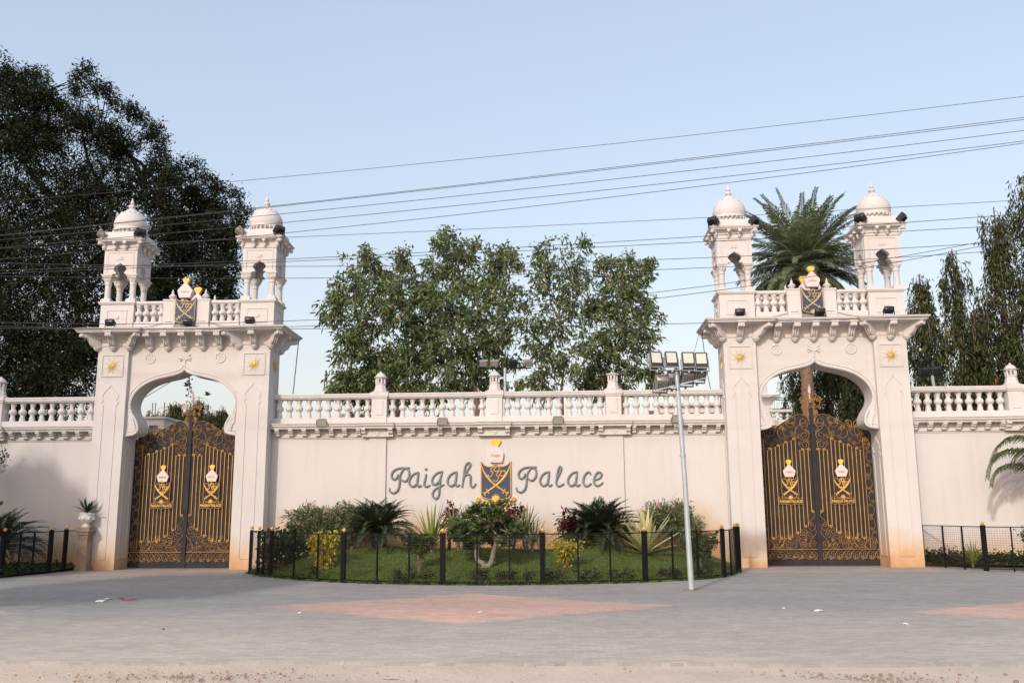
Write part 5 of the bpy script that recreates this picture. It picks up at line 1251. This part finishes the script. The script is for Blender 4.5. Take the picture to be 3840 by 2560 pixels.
def mast(label, u, vtop, wid, Y, group, top_w=.25, vbot=930, lean=0, name='mast_tree', n=9000):
    p = atD(u, vtop, Y); pb = atD(u, vbot, Y); s = (Y-CAMP.y)/FOC*K; r = wid*s*1.15
    t = thing(name, label, 'tree', (p.x, Y, 0), group); H = p.z; z0 = max(.8, pb.z-1.5)
    b = MB(); b.tube([(0, 0, -.1), (lean*.3, 0, H*.5), (lean, 0, H)], [.16, .10, .02], 8)
    # hanging branches: leaf strings
    P, D = [], []; k = 0
    nb = int(n/46)
    for i in range(nb):
        f = R.random()**.85; z = H-(H-z0)*f; env = r*(top_w+(1-top_w)*min(1, f*2.2))*R.uniform(.2, 1.15)*(1+.35*math.sin(f*19+u)+.2*math.sin(f*41+u*2)); a = R.uniform(0, 2*PI)
        x, y = lean*z/H+env*math.cos(a), env*math.sin(a); LL_ = R.uniform(.5, 1.5)
        if i % 5 == 0: b.tube(spline([Vector((lean*z/H, 0, z+.25)), Vector((x*.6, y*.6, z+.22)), Vector((x, y, z)), Vector((x*1.03, y*1.03, z-LL_*.7))], 2), .010, 4)
        m = 36; tt = NR.random(m)
        P.append(np.stack([x*(1+.05*tt)+NR.normal(size=m)*.07, y*(1+.05*tt)+NR.normal(size=m)*.07, z-tt*LL_+NR.normal(size=m)*.03], 1)); D.append(NR.normal(size=(m, 3))*.35+np.array([math.cos(a)*.15, math.sin(a)*.15, -1]))
    P = np.concatenate(P); D = np.concatenate(D); V, F = leaves(P, D, .20*(.6+.7*NR.random(len(P))), .045, .25, .05); np_mesh('crown', V, F, 'mast', t); b.build('trunk', 'bark', t)
    return t
mg = 'drooping mast trees behind the right wall'
mast('narrow drooping mast tree against the right dome tower', 2112, 632, 46, 9, mg, .3, n=15000)
mast('mast tree with a split drooping top, second from the right gateway', 2186, 572, 34, 9.5, mg, .5, n=10000)
mast('drooping mast tree standing between the split top one and the tallest', 2236, 700, 40, 10.5, mg, .5, n=15000)
mast('tall full mast tree left of the one cut by the photo edge', 2282, 476, 44, 9, mg, .5, n=17000)
mast('tallest mast tree, cut off by the right photo edge', 2350, 402, 46, 9, mg, .5, n=20000)
mast('mast tree beyond the photo edge beside the tallest one', 2420, 470, 60, 9.5, mg, .4, n=9000)
def arch(label, u, vt, w, Y, n): return mast(label, u, vt, w, Y, 'drooping trees inside the right arch', .7, 1000, 0, 'weeping_tree', n)
arch('weeping dark tree filling the right half of the right arch', 1948, 770, 62, 14, 22000)
arch('weeping dark tree left of the palm trunk in the right arch', 1835, 835, 36, 15, 9000)
arch('weeping dark tree right of the palm trunk in the right arch', 1893, 800, 50, 16, 14000)
dist = 'small dark trees seen through the left arch'
for u, vt, w, lab in ((378, 955, 26, 'leftmost pointed tree above the left metal gate'), (405, 938, 18, 'slim pointed tree, second in the left arch'), (455, 930, 22, 'pointed tree right behind the gold flower of the left gate'), (487, 962, 30, 'rounded low tree right of the left gate flower'), (512, 950, 14, 'dark tree against the right springing of the left arch'), (430, 952, 26, 'broad tree left of the gold flower of the left gate')):
    mast(lab, u, vt-14, w*1.4, 34, dist, .55, 1010, 0, 'cypress_tree', 20000)

# roadside trees standing outside the picture on the left; they shade the left garden and forecourt
def offtree(label, x, y, H, rr, seed):
    t = thing('roadside_tree', label, 'tree', (x, y, gz(y)), 'roadside trees beyond the picture'); bl = []
    for k in range(9):
        a = k*2.4; q = rr*.55*math.sqrt(k/9); bl.append((q*math.cos(a), q*math.sin(a), H-rr*.6+R.uniform(-.3, .3)*rr, rr*.55, rr*.55, rr*.42))
    V, F = crown(bl, 80, None, .22, 15, .3, .5, .5, .30, .17); np_mesh('crown', V, F, 'bigtree', t)
    b = MB(); b.tube([(0, 0, -.1), (.1, 0, H*.3), (0, .1, H*.6)], [.28, .22, .15], 9)
    for q in bl: limb(b, (0, .05, H*.45), q[:3], .10, .03)
    b.build('trunk', 'bark', t)
offtree('roadside tree shading the left boundary wall', -21.0, -9.2, 9.6, 3.6, 1)
offtree('roadside tree shading the left garden', -17.9, -8.6, 7.2, 2.4, 2)
offtree('roadside tree shading the lower left garden', -15.9, -7.2, 4.7, 1.9, 4)
offtree('roadside tree shading the left side of the forecourt', -12.4, -15.5, 7.6, 2.6, 3)
offtree('roadside tree behind the viewer shading the right forecourt', 3.6, -24.4, 7.4, 2.4, 5)

# ------------------------------------------------------------------ buildings behind
Yb = 11.0
xl, xr = atD(1490, 930, Yb).x, atD(1816, 930, Yb).x
pb = thing('palace_building', 'white palace building with a balustraded terrace behind the right arch', 'building', ((xl+xr)/2, Yb, 0))
c0 = (xl+xr)/2; hx = (xr-xl)/2; zt = atD(1790, 970, Yb).z; zr = atD(1790, 940, Yb).z
b = MB(); b.box(-hx, hx, 0, 5, -.1, zt-.12); b.box(-hx-.02, hx+.04, -.18, 5.0, zt-.12, zt); b.box(-hx, hx+.02, -.06, .16, zt+.001, zt+.10); b.box(-hx-.01, hx+.03, -.10, .20, zr-.10, zr)
for k in range(7): b.box(-hx+.4+k*.78-.02, -hx+.4+k*.78+.02, -.04, .001, 2.0, zt-.2)
b.build('wall', 'white', pb)
n = int(2*hx/.24)
for k in range(n): link('baluster', BAL, pb, (-hx+(k+.5)*2*hx/n, .05, zt+.10), None, (.8, .8, (zr-zt-.20)/.5))
px0 = atD(1768, 900, Yb).x-c0; zp = atD(1768, 905, Yb).z
b = MB(); b.box(px0-.42, px0+.12, .4, 1.0, zt, zp-.35); b.loft([[(px0-.42-o, .4-o, z), (px0+.12+o, .4-o, z), (px0+.12+o, 1+o, z), (px0-.42-o, 1+o, z)] for o, z in ((.0, zp-.35), (.06, zp-.28), (.10, zp-.2), (.28, zp-.08), (.30, zp))]); b.box(px0-.36, px0+.02, .45, .95, zp, zp+1.4)
b.build('column', 'white', pb)
b = MB(); z1, z2 = atD(1800, 908, Yb).z, atD(1800, 934, Yb).z
for z in (z1, z2, z1-.08): b.box(px0+.1, hx+.3, .6, .63, z-.012, z+.012)
for k in range(26): b.box(px0+.15+k*.065, px0+.155+k*.065, .61, .62, z2, z1)
for x in (px0+.12, hx*.98): b.box(x-.02, x+.02, .59, .64, zt, z1)
b.build('railing', 'iron', pb)
lowY = 6.0     # terrace wall right behind the balustrade, seen in the gaps left of the right gateway
xa, xb = atD(1515, 940, lowY).x, atD(1665, 940, lowY).x; zz = atD(1600, 926, lowY).z
lb = thing('terrace_wall', 'white arcaded terrace glimpsed through the balusters left of the right gateway', 'wall', ((xa+xb)/2, lowY, 0))
b = MB(); w = (xb-xa)/2; b.box(-w, w, 0, .3, -.1, zz-.08); b.box(-w, w, -.12, .3, zz-.08, zz); b.box(-w, w, -.08, .0, zz-.30, zz-.26)
for k in range(8): b.box(-w+.15+k*.33-.03, -w+.15+k*.33+.03, -.06, .001, zz-.9, zz-.30)
b.build('wall', 'white', lb)
Yl = 26.0
p0, p1 = atD(322, 962, Yl), atD(377, 962, Yl)
fb = thing('house', 'pale flat roofed house seen through the left arch', 'house', ((p0.x+p1.x)/2, Yl, 0)); w = (p1.x-p0.x)/2
b = MB(); b.box(-w, w, 0, 4, -.1, p0.z); b.box(-w-.1, w+.1, -.1, 4.1, p0.z+.001, p0.z+.12); b.build('wall', 'white', fb)
b = MB(); b.box(-w*.2, w*.5, -.03, .0, p0.z-1.1, p0.z-.35); b.build('window', 'navy', fb)
b = MB(); [b.tube([(x, 1, p0.z), (x, 1, p0.z+1.0)], .025, 4) for x in (-w*.7, -w*.45, .2, .5)]; b.build('rebar', 'rust', fb)
q0, q1 = atD(318, 1000, 20), atD(425, 1000, 20)
cb2 = thing('garden_parapet', 'grey concrete parapet behind the top of the left metal gate', 'wall', ((q0.x+q1.x)/2, 20, 0)); w = (q1.x-q0.x)/2; zt2 = atD(360, 985, 20).z
b = MB(); b.box(-w, w, 0, .25, -.1, zt2-.42); b.box(-w, w, -.1, .35, zt2-.12, zt2); b.build('coping', 'concrete', cb2)
for k in range(14): link('baluster', BAL, cb2, (-w+(k+.5)*2*w/14, .12, zt2-.42), None, (1.1, 1.1, .6))

# ------------------------------------------------------------------ overhead cables and hanging wires
CAB = [
 ([(0, 759), (250, 736), (865, 678), (2450, 526), (3840, 361)], 'topmost overhead cable, alone high in the sky'),
 ([(0, 881), (250, 856), (1100, 764), (1920, 672), (3840, 441)], 'second overhead cable from the top, upper of a close pair'),
 ([(0, 884), (250, 859), (1100, 767.5), (1920, 677), (3840, 449)], 'third overhead cable from the top, lower of a close pair'),
 ([(0, 899), (250, 879), (1100, 798), (1250, 783), (2450, 655), (3840, 490)], 'fourth overhead cable from the top'),
 ([(0, 932), (250, 903), (1100, 833), (1250, 820), (2450, 690), (3840, 530)], 'fifth overhead cable from the top, crossing the left dome tower'),
 ([(0, 975), (250, 945), (1100, 874), (1250, 858), (2450, 716), (3840, 538)], 'sixth overhead cable from the top, closing on the fifth at the right edge'),
 ([(250, 922), (1100, 889), (1250, 884), (2600, 817), (3300, 781), (3840, 750)], 'seventh overhead cable, passing the domes of the right gateway'),
 ([(250, 1003), (1100, 972), (1250, 967), (2600, 886), (3300, 837), (3840, 805)], 'eighth overhead cable, at the cornice of the right dome towers'),
 ([(250, 1018), (1100, 977), (1250, 969), (2600, 914), (3300, 872), (3840, 840)], 'ninth overhead cable, just under the cornice of the right dome towers'),
 ([(250, 990), (1100, 1000), (1250, 1001), (2600, 967), (3300, 931), (3840, 905)], 'tenth overhead cable, above the small arches of the right towers'),
 ([(250, 1037), (1100, 1045), (1250, 1045), (2600, 1005), (3300, 963), (3840, 938)], 'eleventh overhead cable, through the small arches of the right towers'),
 ([(250, 1213), (1100, 1203), (1250, 1196), (2600, 1078), (3300, 975), (3840, 876)], 'twelfth overhead cable, upper of two crossing the parapet of the right gateway'),
 ([(250, 1229), (1100, 1225), (1250, 1220), (2600, 1099), (3300, 995), (3840, 890)], 'thirteenth overhead cable, lower of two crossing the parapet of the right gateway'),
 ([(250, 1232), (1100, 1233), (2600, 1214), (3480, 1182), (3840, 1178)], 'lowest overhead cable, along the eaves of both gateways')]
for i, (pts, lab) in enumerate(CAB):
    a = np.array(pts, float); cf = np.polyfit(a[:, 0], a[:, 1], 2); b = MB()
    path = [at(u, float(np.polyval(cf, u)), -3.0-.12*(i % 5)) for u in range(-600, 4500, 100)]
    b.tube(path, 0.0055 if i in (0, 6) else .0066, 5); o = b.build('overhead_cable', 'cable'); tag(o, lab, 'cable', 'overhead cables')
def wire(lab, pts, Y0, Y1, r=.008):
    n = len(pts); b = MB(); b.tube(spline([atD(u, v, Y0+(Y1-Y0)*i/(n-1)) for i, (u, v) in enumerate(pts)], 5), r, 5); tag(b.build('hanging_wire', 'cable'), lab, 'wire', 'wires hanging from the eaves')
wire('black wire hanging from the right eave of the left gateway', [(686, 782), (681, 830), (673, 905)], 1.2, 1.0, .012)
wire('black wire running from the left eave of the right gateway to the lamp pole', [(1612, 762), (1618, 810), (1624, 852), (1632, 893)], 1.1, 1.0, .010)
wire('thin wire slanting from the left eave of the right gateway', [(1608, 758), (1592, 815), (1572, 870), (1560, 893)], 1.1, 1.0, .006)
wire('thin wire across the left arch', [(322, 918), (350, 902), (400, 872), (428, 858)], 9, 9, .012)
wire('thin wire across the right arch', [(1768, 912), (1790, 905), (1830, 885)], 9, 9, .010)
for nm, gx, sg in (('left', GL, 1), ('right', GR, -1)):
    for wx, d in ((-1, 'left'), (1, 'right')):
        b = MB(); b.tube(spline([Vector((gx+wx*1.75, -.28, 6.06)), Vector((gx+wx*1.35, -.2, 6.045)), Vector((gx+wx*1.0, -.02, 6.12)), Vector((gx+wx*.6, .0, 6.22))], 5), .007, 4)
        tag(b.build('lamp_wire', 'cable'), 'thin lamp wire along the %s part of the %s gateway parapet' % (d, nm), 'wire', 'lamp wires on the eaves')
# dried garland in the left arch, birds beyond it
b = MB(); top = Vector((GL+.02, .42, 4.86)); b.tube([top+Vector((0, 0, .08)), top, top+Vector((.02, 0, -.25)), top+Vector((-.02, 0, -.52))], .008, 4)
for k in range(16): b.ball(tuple(top+Vector((R.uniform(-.05, .09), R.uniform(-.03, .03), -.02-.033*k))), R.uniform(.018, .034), 6, 4)
tag(b.build('garland', 'cloth'), 'dried garland hanging from the point of the left arch', 'garland')
for u, v, lab in ((428, 885, 'tiny bird gliding left of the garland in the left arch'), (476, 906, 'tiny bird flying right of the garland in the left arch')):
    p = atD(u, v, 9); b = MB(); b.ball((0, 0, 0), .05, 8, 6, (1.8, .8, .8)); b.ball((.10, 0, .02), .03, 6, 5)
    for s in (-1, 1): b.loft([[(-.05, s*.02, .02), (.06, s*.02, .02), (.03, s*.10, .09), (-.03, s*.10, .08)], [(-.05, s*.02, .03), (.06, s*.02, .03), (.03, s*.10, .10), (-.03, s*.10, .09)]]); b.loft([[(-.03, s*.10, .08), (.03, s*.10, .09), (-.02, s*.22, .06), (-.04, s*.22, .06)], [(-.03, s*.10, .09), (.03, s*.10, .10), (-.02, s*.22, .066), (-.04, s*.22, .066)]])
    b.add([(-.06, -.02, 0), (-.16, -.04, .01), (-.16, .04, .01), (-.06, .02, 0)], [(0, 1, 2, 3)]); tag(b.build('bird', 'bird', None, loc=p), lab, 'bird', 'birds in the left arch')

# ------------------------------------------------------------------ litter
def gpt(u, v):
    d = FW+RT*((u*K-1920)/FOC)+UP*((1280-v*K)/FOC); t = (.026*CAMP.y-CAMP.z)/(d.z-.026*d.y); return CAMP+d*t
def litter(u, v, s, m, lab, el=1.0):
    p = gpt(u, v); b = MB(); rings = []
    for k in range(4):
        z = .012*k*s/.1; q = (1, 1.05, .8, .35)[k]; rings.append([(s*q*el*math.cos(a)*R.uniform(.7, 1.2), s*q*math.sin(a)*R.uniform(.7, 1.2), z+R.uniform(0, .008)) for a in [i*PI/4 for i in range(8)]])
    b.loft(rings); o = b.build('litter', m, None, 0, loc=(p.x, p.y, p.z+.002)); tag(o, lab, 'litter', 'litter on the paving')
litter(232, 1382, .09, 'paper', 'crumpled white paper on the paving before the left gateway')
litter(246, 1376, .05, 'paper', 'small white scrap behind the crumpled paper')
litter(296, 1377, .05, 'redlitter', 'red strip of litter before the left gate', 3.2)
litter(278, 1374, .05, 'stone', 'brown scrap at the end of the red strip')
litter(1881, 1403, .06, 'paper', 'white scrap on the paving before the right gate')
litter(1800, 1397, .03, 'paper', 'tiny white scrap left of the one before the right gate')
litter(2080, 1433, .035, 'paper', 'pale bit of litter left of the right red paving diamond')
litter(1104, 1406, .04, 'paper', 'white scrap on the middle red paving diamond')
litter(688, 1408, .035, 'paper', 'pale scrap at the left tip of the middle red paving diamond')
litter(375, 1445, .022, 'navy', 'tiny blue bit of litter on the left paving')
# stones and grit on the sandy roadside
V, F, o = [], [], 0
b = MB()
for i in range(700):
    u = R.uniform(0, 2352); v = R.uniform(1522, 1568) if i % 3 else R.uniform(1535, 1568)
    if i % 2: u = R.gauss(1930, 150); v = R.gauss(1553, 6)
    elif i % 7: u = R.gauss(430, 170); v = R.gauss(1549, 7)
    p = gpt(u, min(v, 1580)); s = abs(R.gauss(.004, .005))+.003
    if p.y > edge_y(p.x)-.05: continue
    b.ball((p.x, p.y, p.z-.02+s*.3), s, 5, 4, (R.uniform(.8, 1.6), R.uniform(.8, 1.4), .7))
kind(tag(b.build('gravel', 'gritty'), 'scattered pebbles and grit on the sandy roadside', 'gravel'), 'stuff')

# ------------------------------------------------------------------ light
EL, AZ = rad(28), rad(22)
sd = Vector((-math.sin(AZ)*math.cos(EL), -math.cos(AZ)*math.cos(EL), math.sin(EL)))
l = bpy.data.lights.new('Sun', 'SUN'); l.energy = 2.0; l.angle = rad(2.2); l.color = (1.0, .945, .88)
lo = bpy.data.objects.new('Sun', l); COL.objects.link(lo); lo.rotation_euler = sd.to_track_quat('Z', 'Y').to_euler()
w = bpy.data.worlds.new('World'); SC.world = w; w.use_nodes = True; nt = w.node_tree
sk = nt.nodes.new('ShaderNodeTexSky'); sk.sky_type = 'NISHITA'; sk.sun_disc = False; sk.sun_elevation = EL; sk.sun_rotation = PI+AZ; sk.altitude = 0; sk.air_density = 1.65; sk.dust_density = 3.2; sk.ozone_density = 1.4
nt.links.new(mixc(nt, .42, mixc(nt, 1.0, sk.outputs[0], (1.424, 1.243, 1.275), 'MULTIPLY'), (3.70, 4.24, 5.08)), nt.nodes['Background'].inputs[0]); nt.nodes['Background'].inputs[1].default_value = .15
SC.view_settings.view_transform = 'Standard'; SC.view_settings.look = 'None'; SC.view_settings.exposure = .24; SC.view_settings.gamma = 1
SC.cycles.max_bounces = 6; SC.cycles.transparent_max_bounces = 4
